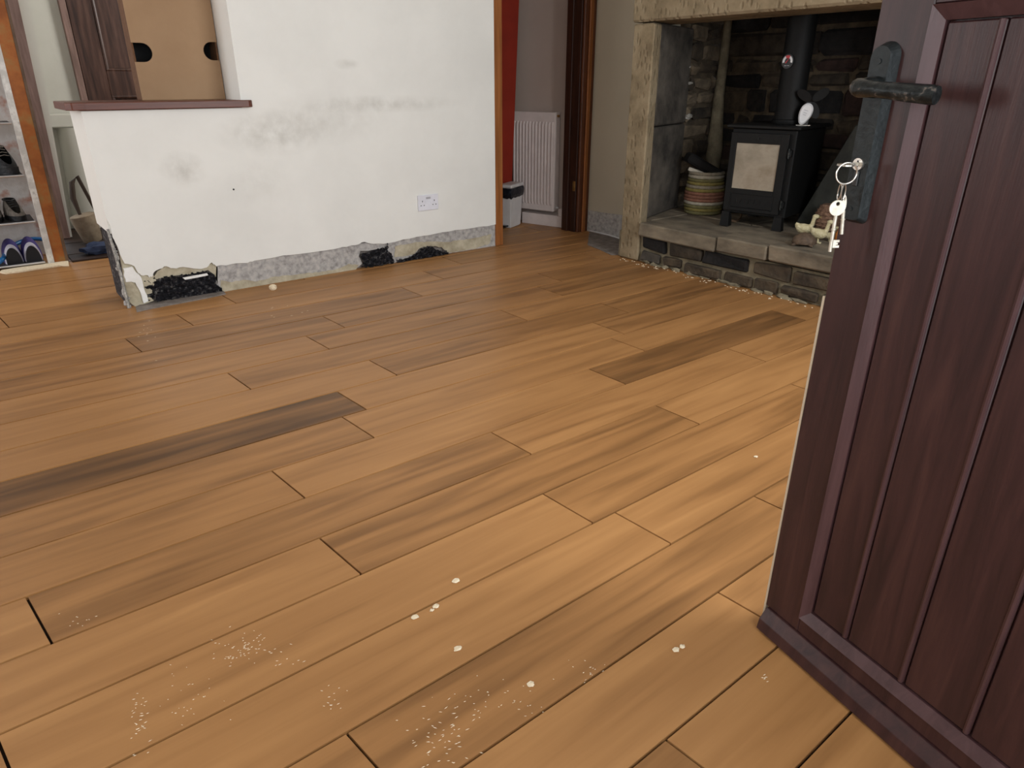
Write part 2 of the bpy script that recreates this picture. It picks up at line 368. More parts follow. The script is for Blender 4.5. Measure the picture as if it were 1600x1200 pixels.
# bare concrete left showing by the alcove, passage boards coloured dark to stand for shade
pts = [onZ(*q) for q in ((921, 363), (970, 374), (978, 398), (955, 399), (938, 391), (918, 383))]
obj('concrete_patch', prism(B(), [p+Vector((0, 0, 0.001)) for p in pts], (0, 0, 0.003)), 'cement', floor, label='bare grey concrete patch')
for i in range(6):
    obj('shade_board', box(B(), (0.43, 5.03+i*0.195, 0.001), (1.9, 5.22+i*0.195, 0.012+0.002*(i % 2)), 0.002), 'shade_floor', floor, label='floorboard coloured dark for passage shade')

# ---- white wall: masonry core, plaster coat with a broken lower edge, bare render below
YW = 3.77
XL, XR, XO = 0.505, 2.805, 1.228     # wall end, doorway edge, where the half-height part stops
wall_back = obj('wall_back', box(B(), (XL+0.02, YW+0.035, 0), (XO, 4.13, 0.918)), 'cement', kind='structure', label='white plastered wall with damaged bare foot and half-height end')
bm = box(B(), (XO, YW+0.035, 0), (XR-0.005, 4.13, 2.4)); box(bm, (XR-0.005, YW+0.035, 2.06), (3.66, 4.13, 2.4))
obj('masonry_core', bm, 'cement', wall_back)
def wp(q, Y=YW): p = onY(q[0], q[1], Y); return (p.x, p.z)
edge_px = [(172, 352), (177, 372), (184, 385), (188, 398), (195, 412), (210, 416), (215, 425), (220, 430), (231, 430), (234, 434), (239, 431), (240, 426), (250, 420), (260, 416), (270, 419), (286, 417), (310, 420), (323, 418), (331, 410), (338, 416), (360, 413), (387, 411), (398, 407), (430, 402), (465, 397), (500, 392.5), (535, 386), (556, 383), (570, 378), (584, 381), (607, 380), (640, 373), (670, 367.5), (700, 362), (735, 357), (775, 350.5)]
e = [wp(q) for q in edge_px]
ej = []
for (x_, z_), (x2_, z2_) in zip(e, e[1:]):
    for k in range(3): t_ = k/3; ej.append((x_+(x2_-x_)*t_, z_+(z2_-z_)*t_+(R.uniform(-0.004, 0.004) if k else 0)))
poly = [(XL, e[0][1]+0.03)] + ej + [(XR, e[-1][1]), (XR, 2.4), (XO-0.012, 2.4), (XO-0.012, 0.918), (XL, 0.918)]
def jag(pl, amp, seg=0.02):
    q = random.Random(len(pl)); out = []
    for i, (x, z) in enumerate(pl):
        x1, z1 = pl[(i+1) % len(pl)]; L = math.hypot(x1-x, z1-z); n = max(1, min(40, int(L/seg))); out.append((x, z))
        for k in range(1, n):
            t = k/n; out.append((x+(x1-x)*t+q.uniform(-amp, amp), max(0.0, z+(z1-z)*t+q.uniform(-amp, amp))))
    return out
def wall_coat(name, poly, y0, y1, mat, **kw):
    return obj(name, prism(B(), [(x, y0, z) for x, z in poly], (0, y1-y0, 0)), mat, wall_back, **kw)
wall_coat('plaster_coat', poly, YW, YW+0.016, 'white_plaster')
obj('plaster_end', box(B(), (XL, YW+0.0165, 0.37), (XL+0.0195, 4.13, 0.918)), 'white_plaster', wall_back)
obj('plaster_reveal', box(B(), (XO-0.012, YW+0.0165, 0.918), (XO-0.0005, 4.13, 2.4)), 'white_plaster', wall_back)
# bare render band with holes left for the stones
def P(*qs): return [wp(q, YW+0.012) for q in qs]
band = P((338, 414), (387, 409), (430, 400), (500, 390), (556, 381), (585, 378), (607, 378), (670, 365), (735, 355), (778, 348), (778, 388), (740, 390), (700, 396), (690, 385), (672, 384), (655, 388), (648, 398), (615, 412), (610, 395), (601, 388), (590, 389), (575, 392), (563, 392), (561, 400), (566, 412), (556, 420), (530, 426), (470, 436), (440, 446), (400, 450), (345, 460), (337, 445))
wall_coat('render_band', band, YW+0.012, YW+0.034, 'bare_render', label='bare grey render')
low_cream = P((345, 438), (362, 441), (380, 437), (400, 440), (430, 432), (470, 428), (520, 422), (545, 412), (560, 414), (556, 421), (500, 433), (440, 447), (400, 451), (346, 460))
wall_coat('cream_scar', jag(low_cream, 0.004), YW+0.009, YW+0.0125, 'cream_render')
cream2 = P((617, 385), (650, 378), (700, 378), (740, 372), (768, 366), (765, 380), (742, 389), (700, 395), (690, 386), (672, 384), (655, 388), (646, 398), (616, 402))
wall_coat('cream_scar', jag(cream2, 0.004), YW+0.009, YW+0.0125, 'cream_render')
wall_coat('grey_scar', P((239, 436), (246, 424), (262, 414), (290, 414), (325, 415), (334, 408), (340, 418), (340, 446), (336, 430), (325, 422), (300, 428), (270, 431), (246, 436)), YW+0.012, YW+0.034, 'cream_render')
wall_coat('corner_scar', P((188, 396), (210, 414), (220, 428), (240, 430), (245, 440), (237, 450), (240, 470), (212, 480), (200, 470)), YW+0.012, YW+0.034, 'cream_render')
wall_coat('loose_plaster', jag(P((192, 419), (206, 416), (212, 425), (220, 433), (226, 455), (231, 470), (224, 473), (217, 452), (211, 441), (196, 440)), 0.003, 0.015), YW+0.001, YW+0.012, 'loose_plaster')
obj('cement_skim', prism(B(), [onZ(*q_, 0.0005) for q_ in ((212, 481), (226, 474), (250, 468), (300, 461), (346, 452), (353, 460), (330, 465), (300, 471), (262, 478), (236, 483), (214, 488))], (0, 0, 0.005)), 'cement', wall_back, label='grey cement skim on the floor')
def rough_patch(name, px, mat, dep, proud, seed, label, step=0.012):
    """exposed stonework: bumpy surface bounded by the traced outline"""
    pl = [wp(q, YW+0.02) for q in px]
    xs = [p[0] for p in pl]; zs = [p[1] for p in pl]
    def inside(x, z):
        c = False; n = len(pl)
        for i in range(n):
            (x0, z0), (x1, z1) = pl[i], pl[i-1]
            if (z0 > z) != (z1 > z) and x < (x1-x0)*(z-z0)/(z1-z0)+x0: c = not c
        return c
    bm = B(); V = {}
    nx = int((max(xs)-min(xs))/step)+2; nz = int((max(zs)-min(zs))/step)+2
    def vert(i, j):
        if (i, j) not in V:
            x = min(xs)+i*step; z = min(zs)+j*step
            h = (1-abs(noise.noise(Vector((x*14, z*44, seed)))*2))*0.6+noise.noise(Vector((x*60, z*95, seed)))*0.6+noise.noise(Vector((x*150, z*180, seed)))*0.3
            V[i, j] = bm.verts.new((x+0.004*noise.noise(Vector((x*90, z*90, 3))), YW+dep-proud*h, max(0.0005, z+0.004*noise.noise(Vector((x*90, z*90, 9))))))
        return V[i, j]
    for i in range(nx):
        for j in range(nz):
            cx_, cz_ = min(xs)+(i+.5)*step, min(zs)+(j+.5)*step
            if inside(cx_+0.012*noise.noise(Vector((cx_*70, cz_*70, seed))), cz_+0.012*noise.noise(Vector((cx_*70, cz_*70, seed+5)))):
                bm.faces.new((vert(i, j), vert(i+1, j), vert(i+1, j+1), vert(i, j+1)))
    bmesh.ops.solidify(bm, geom=list(bm.faces), thickness=0.02)
    return obj(name, bm, mat, wall_back, label=label)
rough_patch('exposed_stone', [(243, 437), (252, 433), (280, 429), (300, 426), (318, 423), (327, 425), (336, 432), (339, 446), (346, 450), (344, 456), (300, 464), (260, 468), (243, 469), (238, 458), (237, 448)], 'black_stone', 0.012, 0.018, 1, 'black exposed stone', 0.0055)
rough_patch('exposed_stone', [(224, 440), (234, 439), (239, 455), (240, 468), (230, 470)], 'black_stone', 0.014, 0.014, 2, 'black exposed stone', 0.0055)
rough_patch('exposed_stone', [(562, 394), (575, 391), (590, 388), (600, 386), (603, 378), (605, 390), (611, 398), (613, 411), (600, 414), (580, 417), (562, 418), (566, 408), (560, 400)], 'black_stone', 0.008, 0.02, 3, 'black exposed stone', 0.0055)
rough_patch('exposed_stone', [(618, 405), (640, 401), (652, 392), (660, 386), (672, 384), (684, 391), (697, 391), (700, 398), (670, 403), (640, 408), (618, 413)], 'black_stone', 0.008, 0.02, 4, 'black exposed stone', 0.0055)
# strip of white still stuck across the big stone
obj('plaster_fleck', prism(B(), [(x, YW-0.006, z) for x, z in P((284, 433), (300, 430), (322, 426), (324, 429), (305, 433), (288, 436))], (0, 0.006, 0)), 'loose_plaster', wall_back)
# metal angle bead down the broken corner
a0, a1 = onY(168, 358, YW), onY(204, 486, YW)
bm = B(); tube(bm, [(a0.x, YW-0.002, a0.z), (XL+0.004, YW-0.002, 0.2), (a1.x-0.004, YW-0.002, 0.002)], [0.006, 0.007, 0.008], 6)
obj('corner_bead', bm, 'corner_metal', wall_back, label='bent metal corner bead')
bm = B()
for i in range(26):
    z = R.uniform(0.0, 0.36)**1.15; blob(bm, (XL+R.uniform(-0.006, 0.012), YW+R.uniform(-0.004, 0.02), max(0.006, z)), (R.uniform(0.004, 0.010), 0.006, R.uniform(0.006, 0.016)), rough=0.7, sub=1, seed=i)
obj('corner_rubble', bm, 'bare_render', wall_back, kind='stuff', label='crumbling plaster along the corner')
bm = B(); prism(bm, [(XL+0.012, YW+0.05, 0.0), (XL+0.012, 4.12, 0.0), (XL+0.012, 4.12, 0.36), (XL+0.012, YW+0.09, 0.37), (XL+0.012, YW+0.04, 0.30)], (0.008, 0, 0))
obj('corner_core', bm, 'black_stone', wall_back)
# sill board on the half wall
sx = [(0.446, 3.775), (0.47, 3.748), (0.52, 3.735), (1.245, 3.735), (1.264, 3.75), (1.264, 3.766), (1.215, 3.766), (1.215, 4.15), (0.46, 4.15), (0.446, 4.13)]
obj('trim_1', prism(B(), [(x, y, 0.921) for x, y in sx], (0, 0, 0.033), 0.003), 'sill_wood', kind='structure', label='reddish brown wooden sill capping the half wall')
# tiny nail hole
bm = B(); tube(bm, [(onY(365, 296, YW).x, YW-0.001, onY(365, 296, YW).z), (onY(365, 296, YW).x, YW+0.004, onY(365, 296, YW).z)], 0.005, 8)
obj('nail_hole', bm, 'dark_hole', wall_back)

# ---- doorway to the passage
t2 = empty('trim_2', (2.84, 3.87, 0), kind='structure', label='orange pine door jamb beside the white wall')
obj('jamb_post', box(B(), (2.807, 3.775, 0), (2.872, 3.97, 2.06), 0.003), 'pine_jamb', t2)
obj('door_stop', box(B(), (2.8725, 3.87, 0), (2.886, 3.97, 2.06), 0.003), 'pine_jamb', t2)
t3 = empty('trim_3', (3.57, 3.85, 0), kind='structure', label='dark stained door lining and architrave by the cream wall')
obj('architrave', box(B(), (3.562, 3.765, 0), (3.668, 3.7855, 2.08), 0.004), 'dark_frame', t3)
obj('architrave_edge', box(B(), (3.600, 3.752, 0), (3.632, 3.764, 2.08), 0.003), 'pine_jamb', t3)
obj('lining', box(B(), (3.556, 3.79, 0), (3.59, 3.92, 2.08), 0.002), 'dark_lining', t3)
obj('lining_stop', box(B(), (3.540, 3.858, 0), (3.5555, 3.92, 2.08), 0.002), 'dark_lining', t3)
hz = onX(904, 292, 3.555).z
obj('hinge', box(B(), (3.550, 3.796, hz-0.035), (3.5555, 3.82, hz+0.035), 0.001), 'brass', t3, label='brass hinge leaf')
# passage walls
n2 = Vector((0.954, 0.30, 0)); P0 = Vector((3.608, 3.927, 0)); dirW = Vector((-0.30, 0.954, 0))
wA = P0+n2*0.10-dirW*0.10; wB = wA+dirW*1.6
obj('wall_passage', prism(B(), [wA, wB, wB+n2*0.1, wA+n2*0.1], (0, 0, 2.4)), 'passage_plaster', kind='structure', label='beige passage wall behind the radiator')
bm = box(B(), (2.62, 5.32, 0), (3.5, 5.42, 2.4)); box(bm, (2.62, 4.14, 0), (2.72, 5.32, 2.4))
obj('wall_passage_end', bm, 'passage_plaster', kind='structure', label='closed end of the dim passage')
sk = P0+n2*0.035
obj('baseboard_passage', prism(B(), [P0+dirW*0.0, P0+dirW*0.42, P0+dirW*0.42+n2*0.09, P0+n2*0.09], (0, 0, 0.085), 0.002), 'radiator_white', kind='structure', label='white boxed skirting under the radiator')
bs = bpy.data.objects['baseboard_passage']
obj('pipe_box', prism(B(), [P0, P0+dirW*0.085, P0+dirW*0.085+n2*0.088, P0+n2*0.088], (0, 0, 0.055)).transform(Matrix.Translation((0, 0, 0.0855))) if False else prism(B(), [p+Vector((0, 0, 0.0855)) for p in (P0, P0+dirW*0.085, P0+dirW*0.085+n2*0.088, P0+n2*0.088)], (0, 0, 0.055), 0.002), 'radiator_white', bs)

# ---- alcove wall and the chimney-breast wall
wr = obj('wall_right', box(B(), (3.67, 3.175, 0), (3.85, 3.786, 2.4)), 'cream_plaster', kind='structure', label='cream alcove wall between door frame and fireplace')
obj('render_band', prism(B(), [(3.662, y, z) for y, z in ((3.18, 0), (3.762, 0), (3.762, 0.155), (3.60, 0.158), (3.44, 0.166), (3.30, 0.17), (3.18, 0.172))], (0.0075, 0, 0)), 'bare_render', wr, label='bare grey render')
bm = box(B(), (3.28, 1.0, 1.752), (3.68, 3.03, 2.4)); box(bm, (3.28, 0.6, 0), (3.68, 0.995, 2.4)); box(bm, (3.67, -0.45, 0), (3.85, 0.595, 2.4))
obj('wall_chimney', bm, 'cream_plaster', kind='structure', label='cream chimney breast above and beyond the fireplace')

# ---- walls behind and left of the camera, far rooms, ceiling
bm = box(B(), (-2.7, -0.52, 0), (-1.92, -0.40, 2.4)); box(bm, (-1.92, -0.52, 0), (-0.58, -0.40, 0.88)); box(bm, (-1.92, -0.52, 2.02), (-0.58, -0.40, 2.4))
box(bm, (-0.58, -0.52, 0), (-0.02, -0.40, 2.4)); box(bm, (-0.02, -0.52, 2.05), (0.96, -0.40, 2.4)); box(bm, (0.96, -0.52, 0), (1.53, -0.40, 2.4)); box(bm, (1.53, -0.52, 0), (2.87, -0.40, 0.88)); box(bm, (1.53, -0.52, 2.02), (2.87, -0.40, 2.4)); box(bm, (2.87, -0.52, 0), (3.9, -0.40, 2.4))
obj('wall_front', bm, 'white_plaster', kind='structure', label='front wall with the entrance doorway and two windows')
for i_, xo in ((1, 0.0), (2, 3.45)):
    wn = empty('window_%d' % i_, (-1.25+xo, -0.46, 0.88), kind='structure', label='window in the front wall %s the entrance' % ('left of' if i_ == 1 else 'right of'))
    bm = box(B(), (-1.92+xo, -0.49, 0.88), (-1.86+xo, -0.43, 2.02)); box(bm, (-0.64+xo, -0.49, 0.88), (-0.58+xo, -0.43, 2.02)); box(bm, (-1.86+xo, -0.49, 0.88), (-0.64+xo, -0.43, 0.94)); box(bm, (-1.86+xo, -0.49, 1.96), (-0.64+xo, -0.43, 2.02)); box(bm, (-1.28+xo, -0.49, 0.94), (-1.22+xo, -0.43, 1.96))
    obj('window_frame', bm, 'white_plastic', wn)
bm = box(B(), (-2.7, -0.40, 0), (-2.6, 3.9, 2.4)); box(bm, (-2.7, 3.9, 0), (-2.6, 6.4, 0.85)); box(bm, (-2.7, 3.9, 1.95), (-2.6, 6.4, 2.4)); box(bm, (-2.7, 5.1, 0.85), (-2.6, 6.4, 1.95))
obj('wall_left', bm, 'white_plaster', kind='structure', label='left wall with a side window')
wf = obj('wall_far', box(B(), (0.5, 6.2, 0), (2.72, 6.32, 2.4)), 'far_plaster', kind='structure', label='pale far wall seen past the half wall')
obj('ledge', box(B(), (0.60, 6.10, 0.735), (0.86, 6.199, 0.828), 0.008), 'far_plaster', wf, label='small white ledge')
bm = B(); prism(bm, [(0.70+0.10*math.cos(a)*-1, 6.197-0.12*math.sin(a), 0.0) for a in [math.pi*k/12 for k in range(13)]] , (0.05, 0, 0.733))
obj('bulge', bm, 'far_plaster', wf, smooth=True, label='rounded plaster boxing')
obj('wall_stair', box(B(), (2.50, 4.14, 0), (2.6, 6.2, 2.4)), 'far_plaster', kind='structure', label='side wall of the stair space')
bm = box(B(), (-2.6, 5.42, 0), (0.40, 5.52, 2.4))
obj('wall_alcove', bm, 'splat_wall', kind='structure', label='paint-splattered wall behind the shoe rack')
obj('ceiling', box(B(), (-2.7, -0.52, 2.4), (3.95, 6.4, 2.5)), 'ceiling_white', kind='structure', label='plain white ceiling')

# ---- left doorway timbers
slabY('trim_4', 5.07, ((-5, 80), (85, 415)), ((8, 0), (104, 410)), 0.002, 2.38, 0.03, 'orange_paint', kind='structure', label='scraped orange painted timber beside the shoe rack')
slabY('trim_5', 5.06, ((7, 0), (103.5, 410)), ((11.5, 0), (108.5, 411)), 0.002, 2.38, 0.045, 'brown_strip', kind='structure', label='thin brown edging strip of the orange timber')
slabY('trim_6', 5.80, ((6, 0), (97, 375)), ((28, 0), (111, 376)), 0.016, 2.38, 0.06, 'mauve_wood', kind='structure', label='mauve brown timber post in the far opening')
slabY('trim_7', 5.83, ((27, 0), (110, 376)), ((45, 0), (114, 376)), 0.016, 2.38, 0.36, 'far_plaster', kind='structure', label='narrow plaster return beside the mauve post')
# ---- entrance door (hinged behind the camera, standing open)
D0 = Vector((1.094, 0.549, 0)); DA = math.radians(-101.67)
dd = Vector((math.cos(DA), math.sin(DA), 0)); dn = Vector((dd.y, -dd.x, 0))
door = empty('door_1', D0, DA, kind='structure', label='open maroon woodgrain door with grooved panel and dark lever handle')
def dpt(px, py, p=0.0):
    """pixel -> door-local point standing p proud of the face"""
    q = onP(px, py, D0+dn*p, dn)-D0; return Vector((q.dot(dd), -p, q.z))
def dob(name, bm, mat, par=door, **kw): return obj(name, bm, mat, par, world=False, **kw)
TW = 0.872
dob('leaf_core', box(B(), (0.002, 0.018, 0.012), (TW, 0.055, 2.0)), 'maroon_wood')
dob('stile', box(B(), (0.0, 0.0, 0.052), (0.082, 0.0175, 2.0), 0.0015), 'maroon_wood')
dob('stile', box(B(), (TW-0.085, 0.0, 0.052), (TW, 0.0175, 2.0), 0.0015), 'maroon_wood')
dob('rail', box(B(), (0.0825, 0.0, 0.052), (TW-0.0855, 0.0175, 0.086), 0.0015), 'maroon_wood')
dob('rail', box(B(), (0.0825, 0.0, 1.134), (TW-0.0855, 0.0175, 1.27), 0.0015), 'maroon_wood')
dob('rail', box(B(), (0.0825, 0.0, 1.9), (TW-0.0855, 0.0175, 2.0), 0.0015), 'maroon_wood')
grooves = [0.100, 0.178, 0.290, 0.402, 0.514, 0.626, 0.738, TW-0.102]
for zlo, zhi in ((0.11, 1.112), (1.29, 1.88)):
    for a, c in zip(grooves, grooves[1:]):
        dob('panel_board', box(B(), (a+0.001, 0.0085, zlo), (c-0.001, 0.0178, zhi), 0.0022), 'maroon_wood')
    for gx in grooves[1:-1]:
        bm = B(); tube(bm, [(gx-0.006, 0.0085, zlo+0.001), (gx-0.006, 0.0085, zhi-0.001)], 0.0042, 8)
        dob('bead', bm, 'maroon_bead', smooth=True)
    # sloping moulding round the panel
    x0, x1 = 0.083, TW-0.086; wi = 0.015
    def mould(o0, o1, i1, i0):
        bm = B(); lo = [Vector((*p,)) for p in (o0, o1, i1, i0)]
        f = [bm.verts.new((p.x, y, p.z)) for p, y in zip(lo, (-0.0055, -0.0055, 0.007, 0.007))]
        k = [bm.verts.new((p.x, 0.0176, p.z)) for p in lo]
        bm.faces.new(f); bm.faces.new(k[::-1])
        for i in range(4): bm.faces.new((f[i], f[(i+1) % 4], k[(i+1) % 4], k[i]))
        dob('moulding', bm, 'maroon_bead')
    A_ = (x0, 0, zlo-0.022); B_ = (x1, 0, zlo-0.022); C_ = (x1, 0, zhi+0.021); D_ = (x0, 0, zhi+0.021)
    a_ = (x0+wi, 0, zlo-0.003); b_ = (x1-wi, 0, zlo-0.003); c_ = (x1-wi, 0, zhi+0.002); d_ = (x0+wi, 0, zhi+0.002)
    mould(A_, B_, b_, a_); mould(B_, C_, c_, b_); mould(C_, D_, d_, c_); mould(D_, A_, a_, d_)
# weather bar along the foot, pale seal on the closing edge
bm = prism(B(), [(0.006, -0.024, 0.006), (0.006, 0.0165, 0.006), (0.006, 0.0165, 0.0515), (0.006, -0.004, 0.0515), (0.006, -0.020, 0.030)], (TW-0.012, 0, 0), 0.001)
dob('weather_bar', bm, 'maroon_wood', label='scuffed weather bar')
bm = box(B(), (-0.0050, 0.001, 0.004), (-0.0004, 0.009, 0.71)); dob('seal_strip', bm, 'seal_strip', label='pale edge seal')
# handle plate, lever, lock
def rounded(x0, x1, z0, z1, y, r, n=7, rb=None):
    pts = []
    b_r = rb or r
    for cx, cz, a0, r_ in ((x1-r, z1-r, 0, r), (x0+r, z1-r, 90, r), (x0+b_r, z0+b_r, 180, b_r), (x1-b_r, z0+b_r, 270, b_r)):
        for k in range(n): a = math.radians(a0+90*k/(n-1)); pts.append((cx+r_*math.cos(a), y, cz+r_*math.sin(a)))
    return pts
bm = B(); back = rounded(0.008, 0.049, 0.838, 1.092, -0.0004, 0.0195, rb=0.009); frt = rounded(0.012, 0.043, 0.844, 1.086, -0.015, 0.0148, rb=0.007)
vb = [bm.verts.new(p) for p in back]; vf = [bm.verts.new(p) for p in frt]; bm.faces.new(vb); bm.faces.new(vf[::-1])
for i in range(len(vb)): bm.faces.new((vb[i], vb[(i+1) % len(vb)], vf[(i+1) % len(vb)], vf[i]))
hp = dob('handle_plate', bm, 'iron_handle', label='long dark grey handle plate')
bm = B(); tube(bm, [(0.028, -0.0152, 1.032), (0.028, -0.040, 1.032), (0.029, -0.050, 1.032), (0.036, -0.055, 1.031), (0.06, -0.056, 1.030), (0.10, -0.055, 1.027), (0.143, -0.054, 1.024), (0.150, -0.053, 1.0235)], [0.015, 0.0125, 0.0125, 0.0125, 0.0105, 0.0115, 0.0125, 0.0115], 12)
dob('lever', bm, 'worn_iron', hp, smooth=True, label='worn lever with paint rubbed to metal')
bm = B(); tube(bm, [(0.027, -0.0152, 0.926), (0.027, -0.0185, 0.926)], 0.0088, 18); dob('lock_cylinder', bm, 'steel', hp, label='silver lock cylinder')
bm = box(B(), (0.0225, -0.0175, 0.894), (0.0315, -0.0152, 0.9165), 0.001); dob('lock_body', bm, 'black_gloss', hp)
bm = box(B(), (0.0262, -0.0192, 0.9205), (0.0278, -0.0186, 0.9315)); dob('keyway', bm, 'dark_hole', hp)
for zz in (1.066, 0.86):
    bm = B(); tube(bm, [(0.027, -0.0152, zz), (0.027, -0.0165, zz)], 0.0038, 10); dob('screw', bm, 'iron_handle', hp)

# ---- stone fireplace
fp = empty('stone_fireplace', (3.25, 2.2, 0), label='deep stone fireplace with dressed lintel, raised hearth and rubble back', cat='fireplace')
def stone(name, M, w_, h_, d_, mat, bev=0.010, jit=0.006, **kw):
    return obj(name, box(B(), (0, 0, 0), (w_, d_, h_), bev, jit, M), mat, fp, **kw)
# mortar beds
bm = box(B(), (3.272, 1.0, 0.0), (4.30, 3.06, 0.165)); obj('hearth_core', bm, 'pale_mortar', fp)
# lintel and jamb
obj('lintel', box(B(), (3.245, 1.0, 1.345), (3.56, 3.045, 1.748), 0.012), 'dressed_stone', fp, label='long dressed stone lintel')
obj('jamb_stone', prism(B(), [(3.247, 3.030, 0.002), (3.247, 2.872, 0.002), (3.345, 2.902, 0.002), (3.345, 3.030, 0.002)], (0, 0, 1.335), 0.008), 'dressed_stone', fp, label='upright dressed jamb stone')
zj = onP(1035, 197, (3.24, 2.87, 0), Vector((0.195, -0.59, 0)).normalized()).z
for za, zb in ((0.252, zj-0.004), (zj+0.004, 1.340)):
    obj('reveal_stone', prism(B(), [(3.350, 2.906, za), (3.832, 3.064, za), (3.832, 3.16, za), (3.350, 3.06, za)], (0, 0, zb-za), 0.008), 'sooty_stone', fp, label='sooty smooth reveal stone')
obj('jamb_stone', box(B(), (3.25, 1.0, 0.252), (3.80, 1.12, 1.338), 0.01), 'dressed_stone', fp)
# hearth slabs
ya, yb = onX(1122, 365, 3.24).y, onX(1203, 378, 3.24).y
for (y0, y1, zt) in ((ya+0.004, 2.868, 0.246), (yb+0.003, ya-0.003, 0.256), (1.0, yb-0.004, 0.266)):
    obj('hearth_slab', box(B(), (3.228, y0, zt-0.082), (3.70, y1, zt), 0.008, 0.004), 'hearth_stone', fp, label='worn hearth edge slab')
for (y0, y1) in ((2.40, 3.055), (1.72, 2.394), (1.0, 1.714)):
    obj('hearth_slab', box(B(), (3.704, y0, 0.17), (4.20, y1, 0.250), 0.006, 0.002), 'hearth_stone', fp, label='rear hearth slab')
obj('hearth_slab', prism(B(), [(3.352, 2.872, 0.17), (3.70, 2.872, 0.17), (3.70, 3.06, 0.17), (3.352, 3.06, 0.17)], (0, 0, 0.078)), 'hearth_stone', fp)
# rough bricks under the slabs
rr = random.Random(21)
for (z0, z1, lens, dx) in ((0.084, 0.158, (0.17, 0.30), 0.004), (0.006, 0.070, (0.12, 0.26), 0.008)):
    y = 2.855
    while y > 1.1:
        L = rr.uniform(*lens); hh = (z1-z0)*rr.uniform(0.82, 1.0)
        M = Matrix.Translation((3.250+dx*rr.uniform(-1, 1), y-L, z0+rr.uniform(0, 0.006)))
        obj('brick', box(B(), (0, 0, 0), (0.06, L, hh), 0.008, 0.010, M), rr.choice(('rubble_1', 'rubble_2', 'rubble_3', 'rubble_3', 'sooty_stone')), fp)
        y -= L+rr.uniform(0.018, 0.035)
# lime run-off blobs at the foot
bm = B()
for i in range(30):
    y = rr.uniform(1.7, 2.86); blob(bm, (3.250+rr.uniform(-0.008, 0.006), y, rr.uniform(0.0, 0.012)), (0.012, rr.uniform(0.008, 0.05), rr.uniform(0.006, 0.016)), rough=0.8, sub=1, seed=i)
obj('mortar_droppings', bm, 'pale_mortar', fp, kind='stuff', label='pale mortar droppings at the hearth foot')
# rubble sides and back
def rubble(M, U, z0, z1, hr, lr, seed, tints=(0, 0, 1, 1, 2, 2, 3, 4)):
    """courses of stones in a local frame: x along, y into the wall, z up"""
    q = random.Random(seed); z = z0
    while z < z1-0.04:
        hh = min(q.uniform(*hr), z1-z); u = q.uniform(-0.08, 0.0)
        while u < U:
            L = q.uniform(*lr)*(1.25 if hh > 0.11 else 1.0); u2 = min(u+L, U); us = max(u, 0)
            if u2-us > 0.035:
                g = q.uniform(0.007, 0.014)
                T = M @ Matrix.Translation((us+g, q.uniform(-0.016, 0.006), z+g))
                w_ = u2-us-2*g; h_ = hh-2*g
                nb = B(); box(nb, (0, 0, 0), (w_, 0.07, h_), min(0.016, h_*0.28), 0)
                for v in nb.verts:
                    v.co.x += q.uniform(-0.012, 0.012); v.co.z += q.uniform(-0.012, 0.012); v.co.y += q.uniform(-0.009, 0.009)
                nb.transform(T); obj('stone', nb, 'rubble_%d' % q.choice(tints), fp)
            u = u2
        z += hh
M_side = Matrix.Translation((3.835, 3.075, 0)) @ Matrix.Rotation(math.radians(3), 4, 'Z')
rubble(M_side, 0.36, 0.25, 1.85, (0.075, 0.135), (0.13, 0.24), 5, (1, 3, 5, 5, 3, 5))
obj('mortar_bed', box(B(), (0, 0.022, 0.166), (0.42, 0.14, 1.9), 0, 0, M_side), 'lime_mortar', fp)
M_back = Matrix.Translation((4.20, 3.09, 0)) @ Matrix.Rotation(math.radians(-90), 4, 'Z')
rubble(M_back, 2.05, 0.25, 1.85, (0.065, 0.17), (0.12, 0.44), 11)
obj('mortar_bed', box(B(), (0, 0.020, 0.166), (2.1, 0.12, 1.9), 0, 0, M_back), 'lime_mortar', fp)
# mortar fillet in the corner and white lime smears
bm = B(); tube(bm, [(4.165, 3.06, 0.25), (4.16, 3.055, 0.62), (4.15, 3.06, 0.95), (4.165, 3.065, 1.3), (4.165, 3.065, 1.7)], [0.045, 0.055, 0.035, 0.028, 0.02], 9)
obj('mortar_fillet', bm, 'pale_mortar', fp, smooth=True)
for (px, py, w_, h_) in ((1066, 85, 6, 55), (1075, 105, 20, 7), (1078, 130, 22, 4), (1068, 165, 10, 14), (1076, 182, 26, 8)):
    if px < 1100: c = onY(px, py, 3.062); rx, ry = w_/320*0.9, 0.008
    else: c = onX(px, py, 4.19); rx, ry = 0.008, w_/300
    bm = B(); blob(bm, c, (rx/2 if px < 1100 else rx, ry if px < 1100 else ry/2, h_/520), rough=0.9, sub=2, seed=px)
    obj('lime_smear', bm, 'white_lime', fp)
bm = box(B(), (3.56, 1.0, 1.86), (4.32, 3.12, 1.95)); box(bm, (3.80, 0.9, 0.166), (4.30, 1.1, 1.9)); obj('flue_roof', bm, 'rubble_2', fp)

